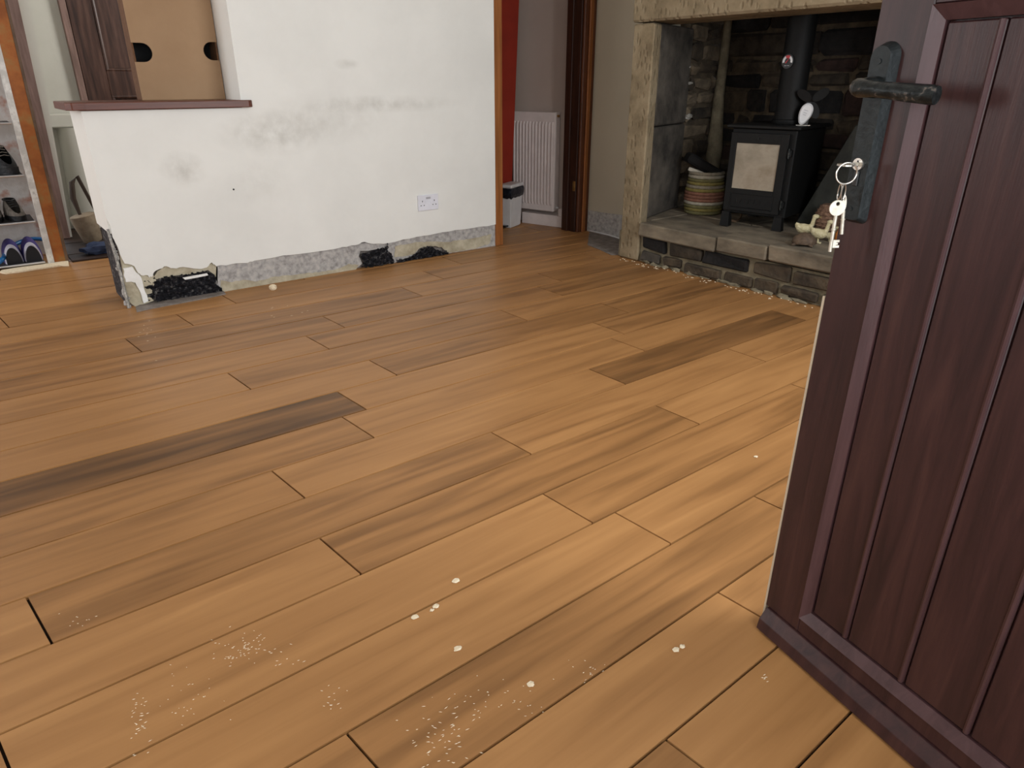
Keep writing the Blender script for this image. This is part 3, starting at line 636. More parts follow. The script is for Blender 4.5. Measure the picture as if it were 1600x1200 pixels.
# ================================================================ THINGS
# ---- double wall socket
c = onY(668, 316, YW); so = empty('double_socket', (c.x, YW, c.z), label='white double plug socket on the white wall', cat='socket')
hw, hh = 0.0735, 0.0475
obj('face_plate', prism(B(), [(-hw, -0.001, -hh), (hw, -0.001, -hh), (hw, -0.001, hh), (-hw, -0.001, hh)], (0, -0.010, 0), 0.002), 'socket_white', so, world=False)
obj('maker_mark', box(B(), (-0.016, -0.0120, 0.022), (0.016, -0.0111, 0.034)), 'socket_mark', so, world=False)
for s in (-1, 1):
    for dx, dz, w_, h_ in ((0, 0.010, 0.003, 0.006), (-0.011, -0.015, 0.0045, 0.003), (0.011, -0.015, 0.0045, 0.003)):
        cx = s*0.043
        obj('pin_hole', box(B(), (cx+dx-w_/1.3, -0.0117, dz-h_/1.3), (cx+dx+w_/1.3, -0.0111, dz+h_/1.3)), 'dark_hole', so, world=False)
    obj('rocker_switch', box(B(), (s*0.016-0.006, -0.0135, -0.002), (s*0.016+0.006, -0.0111, 0.016), 0.001), 'socket_white', so, world=False)

# ---- panel radiator and bin, red panel
rq = [onP(*q, P0+n2*0.012, n2) for q in ((800, 174), (867, 176), (865, 332))]
rz0, rz1 = rq[2].z+0.002, rq[0].z; s1 = (rq[1]-P0).dot(dirW); s0 = s1+0.50
rad = empty('panel_radiator', P0+n2*0.012+dirW*s1, math.atan2(dirW.y, dirW.x), label='white ribbed panel radiator in the passage', cat='radiator')
# local x = along the wall away from the door frame, local y = towards the room (left of dirW)
RL = (rq[0]-P0).dot(dirW)-s1
obj('panel', box(B(), (0, -0.045, rz0), (RL, -0.008, rz1), 0.004), 'radiator_white', rad, world=False)
nrib = 13
for i in range(nrib):
    x = 0.02+i*(RL-0.04)/(nrib-1)
    bm = B(); tube(bm, [(x, -0.010, rz0+0.05), (x, -0.002, rz0+0.065), (x, -0.002, rz1-0.085), (x, -0.010, rz1-0.07)], 0.0085, 8)
    obj('rib', bm, 'radiator_white', rad, world=False, smooth=True)
obj('side_grille', box(B(), (-0.006, -0.07, rz0+0.005), (-0.0005, -0.008, rz1+0.003), 0.001), 'radiator_white', rad, world=False)
bm = B(); tube(bm, [(-0.006, -0.03, rz1-0.025), (-0.022, -0.03, rz1-0.025)], 0.009, 10); obj('bleed_plug', bm, 'brass', rad, world=False)
bm = B(); tube(bm, [(-0.012, -0.03, rz0+0.03), (-0.03, -0.03, rz0+0.03), (-0.03, -0.03, 0.141)], 0.0075, 8); obj('valve_pipe', bm, 'white_plastic', rad, world=False)

bc = onZ(800, 357.5); e1 = Vector((0.90, 0.43, 0)).normalized(); e2 = Vector((-e1.y, e1.x, 0))
bi = empty('pedal_bin', bc-Vector((0.006, 0.0, 0)), math.atan2(e1.y, e1.x), label='pale grey pedal bin with black liner beside the radiator', cat='bin')
bh = onP(800, 290, bc, FWD).z+0.005
bm = B(); bw, bd = 0.20, 0.105; tp = 0.012
lo = [(tp, tp), (bw-tp, tp), (bw-tp, bd-tp), (tp, bd-tp)]; hi = [(0, 0), (bw, 0), (bw, bd), (0, bd)]
vl = [bm.verts.new((x, y, 0.002)) for x, y in lo]; vh = [bm.verts.new((x, y, bh-0.03)) for x, y in hi]
bm.faces.new(vl[::-1]); bm.faces.new(vh)
for i in range(4): bm.faces.new((vl[i], vl[(i+1) % 4], vh[(i+1) % 4], vh[i]))
bmesh.ops.bevel(bm, geom=list(bm.edges), offset=0.006, segments=2, affect='EDGES')
obj('bin_body', bm, 'bin_grey', bi, world=False)
bm = B(); rings = []
for k, (z, o_) in enumerate(((bh-0.085, 0.003), (bh-0.06, 0.009), (bh-0.03, 0.007), (bh-0.012, 0.004))):
    ring = []
    for (x0, y0), (x1, y1) in zip(hi, hi[1:]+hi[:1]):
        for t in range(6):
            x = x0+(x1-x0)*t/6; y = y0+(y1-y0)*t/6
            dx, dy = x-bw/2, y-bd/2; l = math.hypot(dx, dy); o2 = o_+R.uniform(-0.002, 0.003)
            ring.append(bm.verts.new((x+dx/l*o2*1.4, y+dy/l*o2*1.4, z+(R.uniform(-0.008, 0.008) if k == 0 else 0))))
    rings.append(ring)
for a, b in zip(rings, rings[1:]):
    for i in range(24): bm.faces.new((a[i], a[(i+1) % 24], b[(i+1) % 24], b[i]))
obj('bin_liner', bm, 'bin_liner', bi, world=False, label='black plastic liner')
obj('lid', box(B(), (-0.006, -0.006, bh-0.010), (bw+0.006, bd+0.006, bh+0.016), 0.008), 'bin_grey', bi, world=False)
obj('pedal', box(B(), (-0.03, 0.03, 0.012), (0.012, 0.08, 0.024), 0.003), 'black_gloss', bi, world=False)
# red painted panel leaning behind the bin
rp = [onY(*q, 4.56) for q in ((811, 0), (800, 282))]
slab = slabY('red_panel', 4.385, ((755, 0), (768, 282)), ((811, 0), (800, 282)), 0.003, 2.2, 0.018, 'red_paint', label='tall flat red panel standing behind the door jamb', cat='panel')
# blue rag and white cable by the alcove
bm = B(); blob(bm, onZ(914, 356)+Vector((0.0, -0.01, 0.018)), (0.03, 0.045, 0.022), rough=0.7, sub=2, seed=4)
obj('blue_rag', bm, 'blue_dark', loc=onZ(914, 356), smooth=True, label='small crumpled dark blue rag at the foot of the door frame', cat='rag')
pc = [onZ(*q)+Vector((0, 0, 0.007)) for q in ((921, 361.5), (935, 365), (950, 368.5), (970, 374.5))]
bm = B(); tube(bm, pc, 0.0055, 8); obj('white_cable', bm, 'white_plastic', loc=pc[0]-Vector((0, 0, 0.007)), smooth=True, label='thin white cable lying along the foot of the cream wall', cat='cable')

# ---- wood stove
F0 = Vector((3.534, 2.462, 0.250)); sa = math.atan2(-0.983, 0.185)
st = empty('wood_stove', F0, sa, label='black cast iron wood stove with glass door on the hearth', cat='stove')
# local x = along the front to the right, local y = into the stove? (x cross) -> y points back
def sob(name, bm, mat, par=st, **kw): return obj(name, bm, mat, par, world=False, **kw)
SD = 0.46; zt = 0.562
sob('body', box(B(), (-0.030, 0.018, 0.078), (0.338, SD, zt-0.012), 0.006), 'stove_iron')
sob('top_plate', box(B(), (-0.055, -0.012, zt-0.012), (0.362, SD+0.02, zt+0.006), 0.004), 'stove_iron')
for x, y in ((-0.028, 0.004), (0.286, 0.004), (-0.028, SD-0.05), (0.286, SD-0.05)):
    bm = B(); v0 = [bm.verts.new(p) for p in ((x-0.006, y-0.004, 0.001), (x+0.05, y-0.004, 0.001), (x+0.05, y+0.04, 0.001), (x-0.006, y+0.04, 0.001))]
    v1 = [bm.verts.new(p) for p in ((x, y, 0.085), (x+0.044, y, 0.085), (x+0.044, y+0.036, 0.085), (x, y+0.036, 0.085))]
    bm.faces.new(v0[::-1]); bm.faces.new(v1)
    for i in range(4): bm.faces.new((v0[i], v0[(i+1) % 4], v1[(i+1) % 4], v1[i]))
    sob('leg', bm, 'stove_iron')
dx0, dx1, dz0, dz1 = -0.022, 0.308, 0.098, 0.527; gx0, gx1, gz0, gz1 = 0.012, 0.262, 0.222, 0.472
bm = box(B(), (dx0, -0.006, dz0), (gx0, 0.0178, dz1), 0.002); box(bm, (gx1, -0.006, dz0), (dx1, 0.0178, dz1), 0.002)
box(bm, (gx0, -0.006, dz0), (gx1, 0.0178, gz0), 0.002); box(bm, (gx0, -0.006, gz1), (gx1, 0.0178, dz1), 0.002)
dr = sob('stove_door', bm, 'stove_iron')
sob('door_glass', box(B(), (gx0+0.0005, 0.003, gz0+0.0005), (gx1-0.0005, 0.008, gz1-0.0005)), 'stove_glass', dr, label='grey-beige door glass')
sob('vent_panel', box(B(), (0.022, -0.012, 0.118), (0.268, -0.0062, 0.196), 0.003), 'stove_iron', dr)
for i, x in enumerate((0.060, 0.080, 0.100, 0.128, 0.140, 0.160, 0.178, 0.196)):
    bm = B(); tube(bm, [(x, -0.0125, 0.145), (x+(0.006 if i % 2 else -0.004), -0.0125, 0.170)], 0.0028, 6); sob('raised_mark', bm, 'stove_iron', dr)
for z in (0.155, 0.43):
    bm = box(B(), (0.310, -0.012, z-0.018), (0.332, 0.0175, z+0.018), 0.003); sob('hinge', bm, 'stove_iron')
    bm = B(); tube(bm, [(0.321, -0.013, z-0.025), (0.321, -0.013, z+0.025)], 0.006, 8); sob('hinge_pin', bm, 'worn_iron')
bm = B(); tube(bm, [(0.14, -0.008, 0.5), (0.14, -0.016, 0.5)], 0.004, 8); sob('knob', bm, 'worn_iron', dr)
FX, FY = 0.205, 0.20
bm = B(); lathe(bm, [(0.080, zt+0.007), (0.084, zt+0.012), (0.084, zt+0.03), (0.0755, zt+0.034), (0.0755, zt+1.02)], 24, Matrix.Translation((FX, FY, 0)))
fl = sob('flue_pipe', bm, 'stove_iron', smooth=True)
# flue thermometer
Mst = MW[st]; fc = Mst @ Vector((FX, FY, 0)); tz = onP(1232, 99, fc, FWD).z
vdir = (CAM-fc); vdir.z = 0; vdir.normalize(); vside = Vector((-vdir.y, vdir.x, 0))
vdir = (vdir*0.93-vside*0.0+vside*0.36).normalized() if False else vdir
lat = onP(1232, 99, fc, FWD)-fc; ang = max(-0.9, min(0.9, math.asin(max(-0.9, min(0.9, lat.dot(vside)/0.078)))))
nd = vdir*math.cos(ang)+vside*math.sin(ang); tx = Vector((-nd.y, nd.x, 0))
cc = fc+nd*0.0755; cc.z = tz
th = empty('flue_thermometer', cc, 0, label='small round dial thermometer on the black flue', cat='thermometer')
def disc(bm, a0, a1, r0, r1, y, n=18, dy=0.001):
    o_, i_ = [], []
    for k in range(n+1):
        a = math.radians(a0+(a1-a0)*k/n)
        o_.append(cc+tx*r1*math.cos(a)+Vector((0, 0, r1*math.sin(a)))+nd*y); i_.append(cc+tx*r0*math.cos(a)+Vector((0, 0, r0*math.sin(a)))+nd*y)
    vo = [bm.verts.new(p) for p in o_]; vi = [bm.verts.new(p) for p in i_]
    vo2 = [bm.verts.new(p-nd*dy) for p in o_]; vi2 = [bm.verts.new(p-nd*dy) for p in i_]
    for k in range(n):
        bm.faces.new((vo[k], vo[k+1], vi[k+1], vi[k])); bm.faces.new((vo2[k], vo2[k+1], vo[k+1], vo[k])); bm.faces.new((vi2[k], vi2[k+1], vi[k+1], vi[k]))
    return bm
bm = B(); tube(bm, [cc+nd*0.001, cc+nd*0.006], 0.036, 28); obj('dial', bm, 'black_gloss', th)
obj('scale_arc', disc(B(), -15, 60, 0.018, 0.030, 0.0072), 'white_plastic', th); obj('scale_arc', disc(B(), 120, 195, 0.018, 0.030, 0.0072), 'white_plastic', th)
obj('hot_arc', disc(B(), 60, 120, 0.016, 0.030, 0.0072), 'gauge_red', th, label='red hot zone')
bm = B(); tube(bm, [cc+nd*0.0075+tx*-0.010+Vector((0, 0, -0.008)), cc+nd*0.0075+tx*0.008+Vector((0, 0, 0.016))], [0.0028, 0.0012], 6); obj('needle', bm, 'gauge_red', th)
for k in (-0.009, 0.008):
    bm = B(); tube(bm, [cc+nd*0.0075+tx*(k-0.006)+Vector((0, 0, -0.021)), cc+nd*0.0075+tx*(k+0.006)+Vector((0, 0, -0.021))], 0.0018, 6); obj('caption_line', bm, 'socket_mark', th)
# stove-top fan
fb = onZ(1262, 189, F0.z+zt+0.006); fb = Mst @ Vector((0.322, 0.12, zt+0.0065))
vf = (CAM-fb); vf.z = 0; vf.normalize(); vs = Vector((-vf.y, vf.x, 0))     # vs points to image right
fan = empty('stove_fan', fb, math.atan2(vs.y, vs.x), label='small stove-top fan with white rounded front and dark blades', cat='fan')
# local x = image right, local y = away from the camera
Mt = Matrix.Rotation(math.radians(16), 4, 'Y')
bm = B(); prof = []
for k in range(24):
    a = 2*math.pi*k/24; z = 0.058+0.056*math.sin(a); wd = 0.037*(0.72+0.34*(z/0.114)); prof.append((wd*math.cos(a), z))
v0 = [bm.verts.new((x, 0.012, z)) for x, z in prof]; v1 = [bm.verts.new((x, -0.004, z)) for x, z in prof]; v2 = [bm.verts.new((x*0.8, -0.012, 0.058+(z-0.058)*0.84)) for x, z in prof]
bm.faces.new(v0); bm.faces.new(v2[::-1])
for a, b in ((v0, v1), (v1, v2)):
    for k in range(24): bm.faces.new((a[k], a[(k+1) % 24], b[(k+1) % 24], b[k]))
bm.transform(Mt); bmesh.ops.translate(bm, verts=bm.verts, vec=(-0.012, 0, 0.003)); obj('fan_body', bm, 'white_plastic', fan, world=False, smooth=True, label='white rounded front')
for z, w_ in ((0.075, 0.014), (0.062, 0.012), (0.052, 0.010)):
    bm = box(B(), (-w_, -0.0135, z), (w_*0.6, -0.0121, z+0.003)); bm.transform(Mt); bmesh.ops.translate(bm, verts=bm.verts, vec=(-0.012, 0, 0.003)); obj('body_mark', bm, 'socket_mark', fan, world=False)
obj('fan_base', box(B(), (-0.035, -0.02, 0.0), (0.04, 0.04, 0.004), 0.001), 'steel', fan, world=False)
obj('fan_stem', box(B(), (0.0, 0.016, 0.004), (0.028, 0.032, 0.12), 0.002), 'black_gloss', fan, world=False)
for ang_, L in ((146, 0.092), (38, 0.098), (-66, 0.096)):
    bm = B(); pts = []
    for k in range(16):
        a = 2*math.pi*k/16; pts.append((0.045+0.040*math.cos(a), 0.024*math.sin(a)))
    v0 = [bm.verts.new((x*L/0.085, 0.010+0.25*y, y)) for x, y in pts]; v1 = [bm.verts.new((x*L/0.085, 0.0125+0.25*y, y)) for x, y in pts]
    bm.faces.new(v0); bm.faces.new(v1[::-1])
    for k in range(16): bm.faces.new((v0[k], v0[(k+1) % 16], v1[(k+1) % 16], v1[k]))
    bm.transform(Matrix.Rotation(math.radians(-ang_), 4, 'Y')); bmesh.ops.translate(bm, verts=bm.verts, vec=(0.026, 0.0, 0.124))
    obj('blade', bm, 'stove_iron', fan, world=False)

# ---- coiled basket with folded things in it
bk = onZ(1097, 328, 0.25); bk = Vector((3.80, 2.83, 0.2508))
ba = empty('coiled_basket', bk, 0, label='round striped coiled straw basket left of the stove', cat='basket')
cols = ['straw_olive', 'straw_yellow', 'straw_olive', 'straw_white', 'straw_red', 'straw_red', 'straw_red', 'straw_yellow', 'straw_grey', 'straw_yellow', 'straw_olive', 'straw_white', 'straw_grey']
nc = len(cols); BH = 0.262
for i, cn in enumerate(cols):
    z = 0.011+i*(BH-0.02)/(nc-1); t = i/(nc-1); r = 0.108+0.012*math.sin(math.pi*min(1, t*1.25))-0.004*t
    bm = B(); tube(bm, [(r*math.cos(2*math.pi*k/40), r*math.sin(2*math.pi*k/40), z) for k in range(40)], [0.0112 if k % 2 else 0.0098 for k in range(40)], 8, closed=True)
    obj('coil', bm, cn, ba, world=False, smooth=True)
bm = B(); tube(bm, [(0, 0, 0.002), (0, 0, 0.010)], 0.108, 24); obj('basket_bottom', bm, 'straw_olive', ba, world=False)
tpt = bk+Vector((0, 0, 0.25))
bm = box(B(), (-0.13, -0.07, -0.025), (0.13, 0.07, 0.035), 0.012, 0.004, Matrix.Translation(bk+Vector((-0.01, 0.025, 0.287))) @ Matrix.Rotation(math.radians(-38), 4, 'Z') @ Matrix.Rotation(math.radians(28), 4, 'Y'))
obj('black_cloth', bm, 'black_cloth', loc=bk+Vector((-0.01, 0.02, 0.25)), label='black folded cloth sticking out of the basket', cat='cloth')
bm = box(B(), (-0.05, -0.012, -0.01), (0.05, 0.012, 0.012), 0.004, 0.002, Matrix.Translation(bk+Vector((-0.075, 0.028, 0.262))) @ Matrix.Rotation(math.radians(-60), 4, 'Z') @ Matrix.Rotation(math.radians(18), 4, 'Y'))
obj('paper_roll', bm, 'paper_white', loc=bk+Vector((-0.07, 0.03, 0.25)), label='cream paper bundle at the basket rim', cat='paper')
# poker-like metal rod and cord by the stove foot
bm = B(); c0 = onZ(1140, 344, 0.256); tube(bm, [c0, onZ(1150, 346, 0.258), onZ(1157, 341, 0.262), onZ(1158, 335, 0.27)], 0.007, 8)
obj('cord_end', bm, 'brown_strip', loc=c0, smooth=True, label='short curled brown cord under the stove', cat='cord')

# ---- dark slab leaning right of the stove
q = [onX(1236, 367, 3.79), onX(1330, 190, 3.79)]
sl = [(3.80, 2.045, 0.252), (3.80, 1.35, 0.252), (3.80, 1.35, 0.86), (3.80, 1.705, 0.86)]
a_ = onP(1237, 366, (3.80, 0, 0), Vector((1, 0, 0))); b_ = onP(1337, 195, (3.80, 0, 0), Vector((1, 0, 0)))
bm = prism(B(), [(3.80, a_.y, 0.2522), (3.80, 1.30, 0.2522), (3.80, 1.30, b_.z), (3.80, b_.y, b_.z)], (0.03, 0, 0), 0.004)
obj('slate_slab', bm, 'slate', loc=(3.81, 1.7, 0.252), label='dark slanted slate slab standing right of the stove', cat='slab')

# ---- straw ducks, tortoise and woven pot on the hearth
ZH = 0.2665
def duck(px, py, hpx, face, label):
    b = onZ(px, py, ZH); dpt_ = (b-CAM).dot(FWD); s = hpx/FPX*dpt_/0.155
    vf = (CAM-b); vf.z = 0; vf.normalize(); vs = Vector((-vf.y, vf.x, 0))
    o = empty('straw_duck', b, math.atan2(vs.y, vs.x)+face, label=label, cat='ornament', group='straw ducks on the hearth')
    bm = B(); blob(bm, (0, 0, 0.062*s), (0.058*s, 0.033*s, 0.034*s), sub=2)
    for v in bm.verts:
        if v.co.x < -0.02*s: v.co.z += (-0.02*s-v.co.x)*0.75
        v.co.y *= 1.0-max(0, -v.co.x/(0.09*s))
    obj('body', bm, 'duck_straw', o, world=False, smooth=True)
    bm = B(); tube(bm, [(0.030*s, 0, 0.070*s), (0.047*s, 0, 0.092*s), (0.050*s, 0, 0.120*s), (0.054*s, 0, 0.138*s)], [0.020*s, 0.014*s, 0.0115*s, 0.013*s], 10)
    obj('neck', bm, 'duck_straw', o, world=False, smooth=True)
    bm = B(); blob(bm, (0.060*s, 0, 0.142*s), (0.021*s, 0.015*s, 0.015*s), sub=2); hd = obj('head', bm, 'duck_straw', o, world=False, smooth=True)
    bm = B(); blob(bm, (0.082*s, 0, 0.139*s), (0.014*s, 0.008*s, 0.004*s), sub=1); obj('bill', bm, 'straw_yellow', hd, world=False)
    for y in (-0.014, 0.014):
        bm = B(); tube(bm, [(0.004*s, y*s, 0.034*s), (0.006*s, y*s, 0.006*s), (0.026*s, y*s, 0.003*s)], 0.0042*s, 6); obj('leg', bm, 'duck_straw', o, world=False)
    return o
duck(1253, 373, 38, 0.15, 'cream straw duck with raised neck, the leftmost behind the brown tortoise')
duck(1276, 380, 37, -0.1, 'cream straw duck just behind the hanging keys')
duck(1294, 378, 24, 0.3, 'cream straw duck half hidden by the open door edge')
tb = onZ(1255, 384, ZH); vf = (CAM-tb); vf.z = 0; vf.normalize(); vs = Vector((-vf.y, vf.x, 0))
tt = empty('tortoise_ornament', tb, math.atan2(vs.y, vs.x), label='small brown tortoise ornament at the hearth edge', cat='ornament')
bm = B(); blob(bm, (0, 0, 0.016), (0.060, 0.042, 0.052), sub=3)
for v in bm.verts: v.co.z = max(v.co.z, 0.012)
obj('shell', bm, 'turtle_brown', tt, world=False, smooth=True)
for x, y in ((-0.045, -0.02), (0.036, -0.024), (-0.036, 0.02), (0.036, 0.02)):
    bm = B(); tube(bm, [(x*0.7, y, 0.014), (x, y*1.2, 0.008), (x*1.25, y*1.3, 0.0045)], [0.008, 0.0065, 0.0045], 7); obj('foot', bm, 'turtle_brown', tt, world=False, smooth=True)
bm = B(); tube(bm, [(0.04, 0, 0.018), (0.06, 0, 0.024)], [0.008, 0.009], 8); obj('head', bm, 'turtle_brown', tt, world=False, smooth=True)
pb = onZ(1292, 362, ZH)
po = empty('woven_pot', pb, 0, label='brown woven wicker pot behind the straw ducks', cat='pot')
bm = B(); lathe(bm, [(0.045, 0.001), (0.062, 0.02), (0.074, 0.06), (0.074, 0.10), (0.060, 0.135), (0.046, 0.150), (0.036, 0.151)], 22); obj('pot_body', bm, 'wicker_brown', po, world=False, smooth=True)
for i in range(7):
    z = 0.02+i*0.02; r = (0.066, 0.072, 0.0755, 0.0765, 0.075, 0.068, 0.056)[i]
    bm = B(); tube(bm, [(r*math.cos(2*math.pi*k/28), r*math.sin(2*math.pi*k/28), z) for k in range(28)], [0.004 if k % 2 else 0.0028 for k in range(28)], 6, closed=True); obj('weave_band', bm, 'wicker_brown', po, world=False)
ab = onZ(1308, 381, ZH)
bm = B(); lathe(bm, [(0.014, 0), (0.018, 0.01), (0.018, 0.055), (0.009, 0.072), (0.009, 0.085)], 14, Matrix.Translation(ab)); obj('amber_bottle', bm, 'amber', loc=ab, smooth=True, label='small amber bottle on the hearth behind the keys', cat='bottle')

# ---- keys hanging in the door lock
def dw(p): return D0+dd*p.x-dn*p.y+Vector((0, 0, p.z))       # door-local -> world
PK = 0.046
rc = dw(dpt(1323, 271, PK)); ex = RGT; ez = Vector((0, 0, 1))
kin = dw(Vector((0.027, -0.019, 0.926)))
k0 = empty('lock_key', kin, 0, label='silver key pushed into the door lock', cat='key', group='keys in the door')
bm = B(); tube(bm, [kin, kin+dn*0.012], 0.003, 6); obj('key_shank', bm, 'key_metal', k0)
bm = B(); bc_ = kin+dn*0.024
tube(bm, [bc_+Vector((0, 0, 0.0012))-dd*0.0, bc_-Vector((0, 0, 0.0012))], 0.0125, 18); obj('key_bow', bm, 'steel', k0, label='round key bow seen edge on')
bm = B(); rr_ = 0.0152; ring_c = Vector((rc.x, rc.y, rc.z))
tube(bm, [ring_c+(ex*math.cos(2*math.pi*k/36)+ez*math.sin(2*math.pi*k/36))*rr_ for k in range(36)], 0.0013, 8, closed=True)
obj('key_ring', bm, 'steel', loc=ring_c, smooth=True, label='thin silver split ring hanging from the lock key', cat='ring')
def hang_key(bow_px, tip_px, p, bit, label, thin=1.0):
    a = dw(dpt(*bow_px, p)); t = dw(dpt(*tip_px, p)); ax = (t-a).normalized(); sd = ax.cross(FWD).normalized(); nr = ax.cross(sd)
    if sd.dot(RGT) < 0: sd = -sd
    o = empty('hanging_key', t, 0, label=label, cat='key', group='keys in the door')
    bm = B(); n = 24; ro = 0.0118; rin = 0.003; sd0 = sd; sd = sd*thin; hc = a-ax*0.0062; top, bot = [], []
    for off, lst in ((0.001, top), (-0.001, bot)):
        lst.append([bm.verts.new(a+(sd*math.cos(2*math.pi*k/n)+ax*math.sin(2*math.pi*k/n))*ro+nr*off) for k in range(n)])
        lst.append([bm.verts.new(hc+(sd*math.cos(2*math.pi*k/n)+ax*math.sin(2*math.pi*k/n))*rin+nr*off) for k in range(n)])
    for lst in (top, bot):
        for k in range(n): bm.faces.new((lst[0][k], lst[0][(k+1) % n], lst[1][(k+1) % n], lst[1][k]))
    for j in (0, 1):
        for k in range(n): bm.faces.new((top[j][k], top[j][(k+1) % n], bot[j][(k+1) % n], bot[j][k]))
    obj('bow', bm, 'key_metal', o); sd = sd0
    bm = B(); s0_ = a+ax*0.0112; tube(bm, [s0_, s0_.lerp(t, 0.35), s0_.lerp(t, 0.36), s0_.lerp(t, 0.40), s0_.lerp(t, 0.41), t], [0.0027, 0.0027, 0.0034, 0.0034, 0.0027, 0.0027], 10); obj('shank', bm, 'key_metal', o, smooth=True)
    if bit:
        for (f0, f1, L) in ((0.006, 0.0095, 0.0125), (0.0105, 0.0135, 0.010), (0.0145, 0.018, 0.012)):
            b0 = t-ax*f0; b1 = t-ax*f1
            bm = prism(B(), [b0+sd*0.002-nr*0.001, b0+sd*L-nr*0.001, b1+sd*L-nr*0.001, b1+sd*0.002-nr*0.001], nr*0.002); obj('bit_tooth', bm, 'key_metal', o)
        bm = prism(B(), [t-ax*0.006+sd*0.002-nr*0.0009, t-ax*0.006+sd*0.0075-nr*0.0009, t-ax*0.018+sd*0.0075-nr*0.0009, t-ax*0.018+sd*0.002-nr*0.0009], nr*0.0018); obj('bit', bm, 'key_metal', o)
hang_key((1308, 325), (1296.5, 393), PK, True, 'pale mortice key with round bow hanging in front')
hang_key((1319, 317), (1315, 366), PK-0.012, False, 'second pale key hanging behind the mortice key', 0.28)
for px, py, tilt in ((1312, 300, 0.7), (1318, 300, -0.5)):
    c = dw(dpt(px, py, PK-0.004)); bm = B(); ax2 = (RGT*math.cos(tilt+1.0)+FWD*math.sin(tilt+1.0)).normalized()
    tube(bm, [c+(ax2*0.0045*math.cos(2*math.pi*k/24)+ez*0.0115*math.sin(2*math.pi*k/24)) for k in range(24)], 0.001, 6, closed=True)
    obj('split_ring', bm, 'steel', loc=c, smooth=True, label='small silver link, the %s of two between split ring and keys' % ('left' if tilt > 0 else 'right'), cat='ring', group='small key links')

# ---- brown board box standing on the sill
bx0, bx1, by0, by1, bz0, bz1 = 0.812, 1.212, 4.0, 4.118, 0.9548, 1.62
bxo = empty('board_box', (1.01, 4.06, bz0), 0, label='tall brown fibreboard box with hand notches on the sill', cat='box')
hzL, hzR = onY(224, 82, by0).z, onY(331, 80, by0).z; rn = 0.042
def notch(cx, cz, d, n=10): return [(cx+d*rn*math.cos(math.pi/2-math.pi*k/n), cz+rn*math.sin(math.pi/2-math.pi*k/n)) for k in range(n+1)]
xl = onY(238, 82, by0).x-rn; xr = onY(318, 80, by0).x+rn
pts = [(bx0, bz0), (bx1, bz0), (bx1, hzR-rn)] + notch(xr, hzR, -1)[::-1] + [(bx1, hzR+rn), (bx1, bz1), (bx0, bz1), (bx0, hzL+rn)] + notch(xl, hzL, 1) + [(bx0, hzL-rn)]
obj('front_panel', prism(B(), [(x, by0, z) for x, z in pts], (0, 0.006, 0)), 'mdf', bxo)
obj('side_panel', box(B(), (bx0, by0+0.0065, bz0), (bx0+0.008, by1, bz1)), 'mdf_edge', bxo, label='darker side')
obj('side_panel', box(B(), (bx1-0.008, by0+0.0065, bz0), (bx1, by1, bz1)), 'mdf_edge', bxo)
obj('back_panel', box(B(), (bx0+0.0085, by1-0.008, bz0), (bx1-0.0085, by1, bz1)), 'black_cloth', bxo)  # blackened panel paints in the dark behind the notches
obj('top_panel', box(B(), (bx0+0.0085, by0+0.0065, bz1-0.008), (bx1-0.0085, by1-0.0085, bz1)), 'mdf', bxo)
# ---- dark panelled door on the far wall
d2 = empty('door_2', (1.2, 6.19, 0), 0, kind='structure', label='dark walnut panelled door behind the brown box')
obj('frame_side', box(B(), (0.842, 6.15, 0.0), (0.886, 6.198, 2.06), 0.004), 'mauve_wood', d2)
obj('stile', box(B(), (0.890, 6.160, 0.016), (1.045, 6.198, 2.02), 0.003), 'walnut', d2)
obj('stile', box(B(), (1.50, 6.160, 0.016), (1.65, 6.198, 2.02), 0.003), 'walnut', d2)
for za, zb in ((0.016, 0.28), (0.94, 1.11), (1.86, 2.02)): obj('rail', box(B(), (1.046, 6.160, za), (1.499, 6.198, zb), 0.003), 'walnut', d2)
for za, zb in ((0.28, 0.94), (1.11, 1.86)):
    obj('panel', box(B(), (1.046, 6.184, za+0.001), (1.499, 6.198, zb-0.001)), 'walnut', d2)
    for a, b in (((1.05, 0, za+0.004), (1.05, 0, zb-0.004)), ((1.495, 0, za+0.004), (1.495, 0, zb-0.004)), ((1.05, 0, za+0.006), (1.495, 0, za+0.006)), ((1.05, 0, zb-0.006), (1.495, 0, zb-0.006))):
        bm = B(); tube(bm, [(a[0]+0.008, 6.170, a[2]), (b[0]+0.008, 6.170, b[2])] if a[0] == b[0] and a[0] < 1.2 else [(a[0]-0.008 if a[0] == b[0] else a[0], 6.170, a[2]), (b[0]-0.008 if a[0] == b[0] else b[0], 6.170, b[2])], 0.013, 8); obj('moulding', bm, 'walnut', d2, smooth=True)

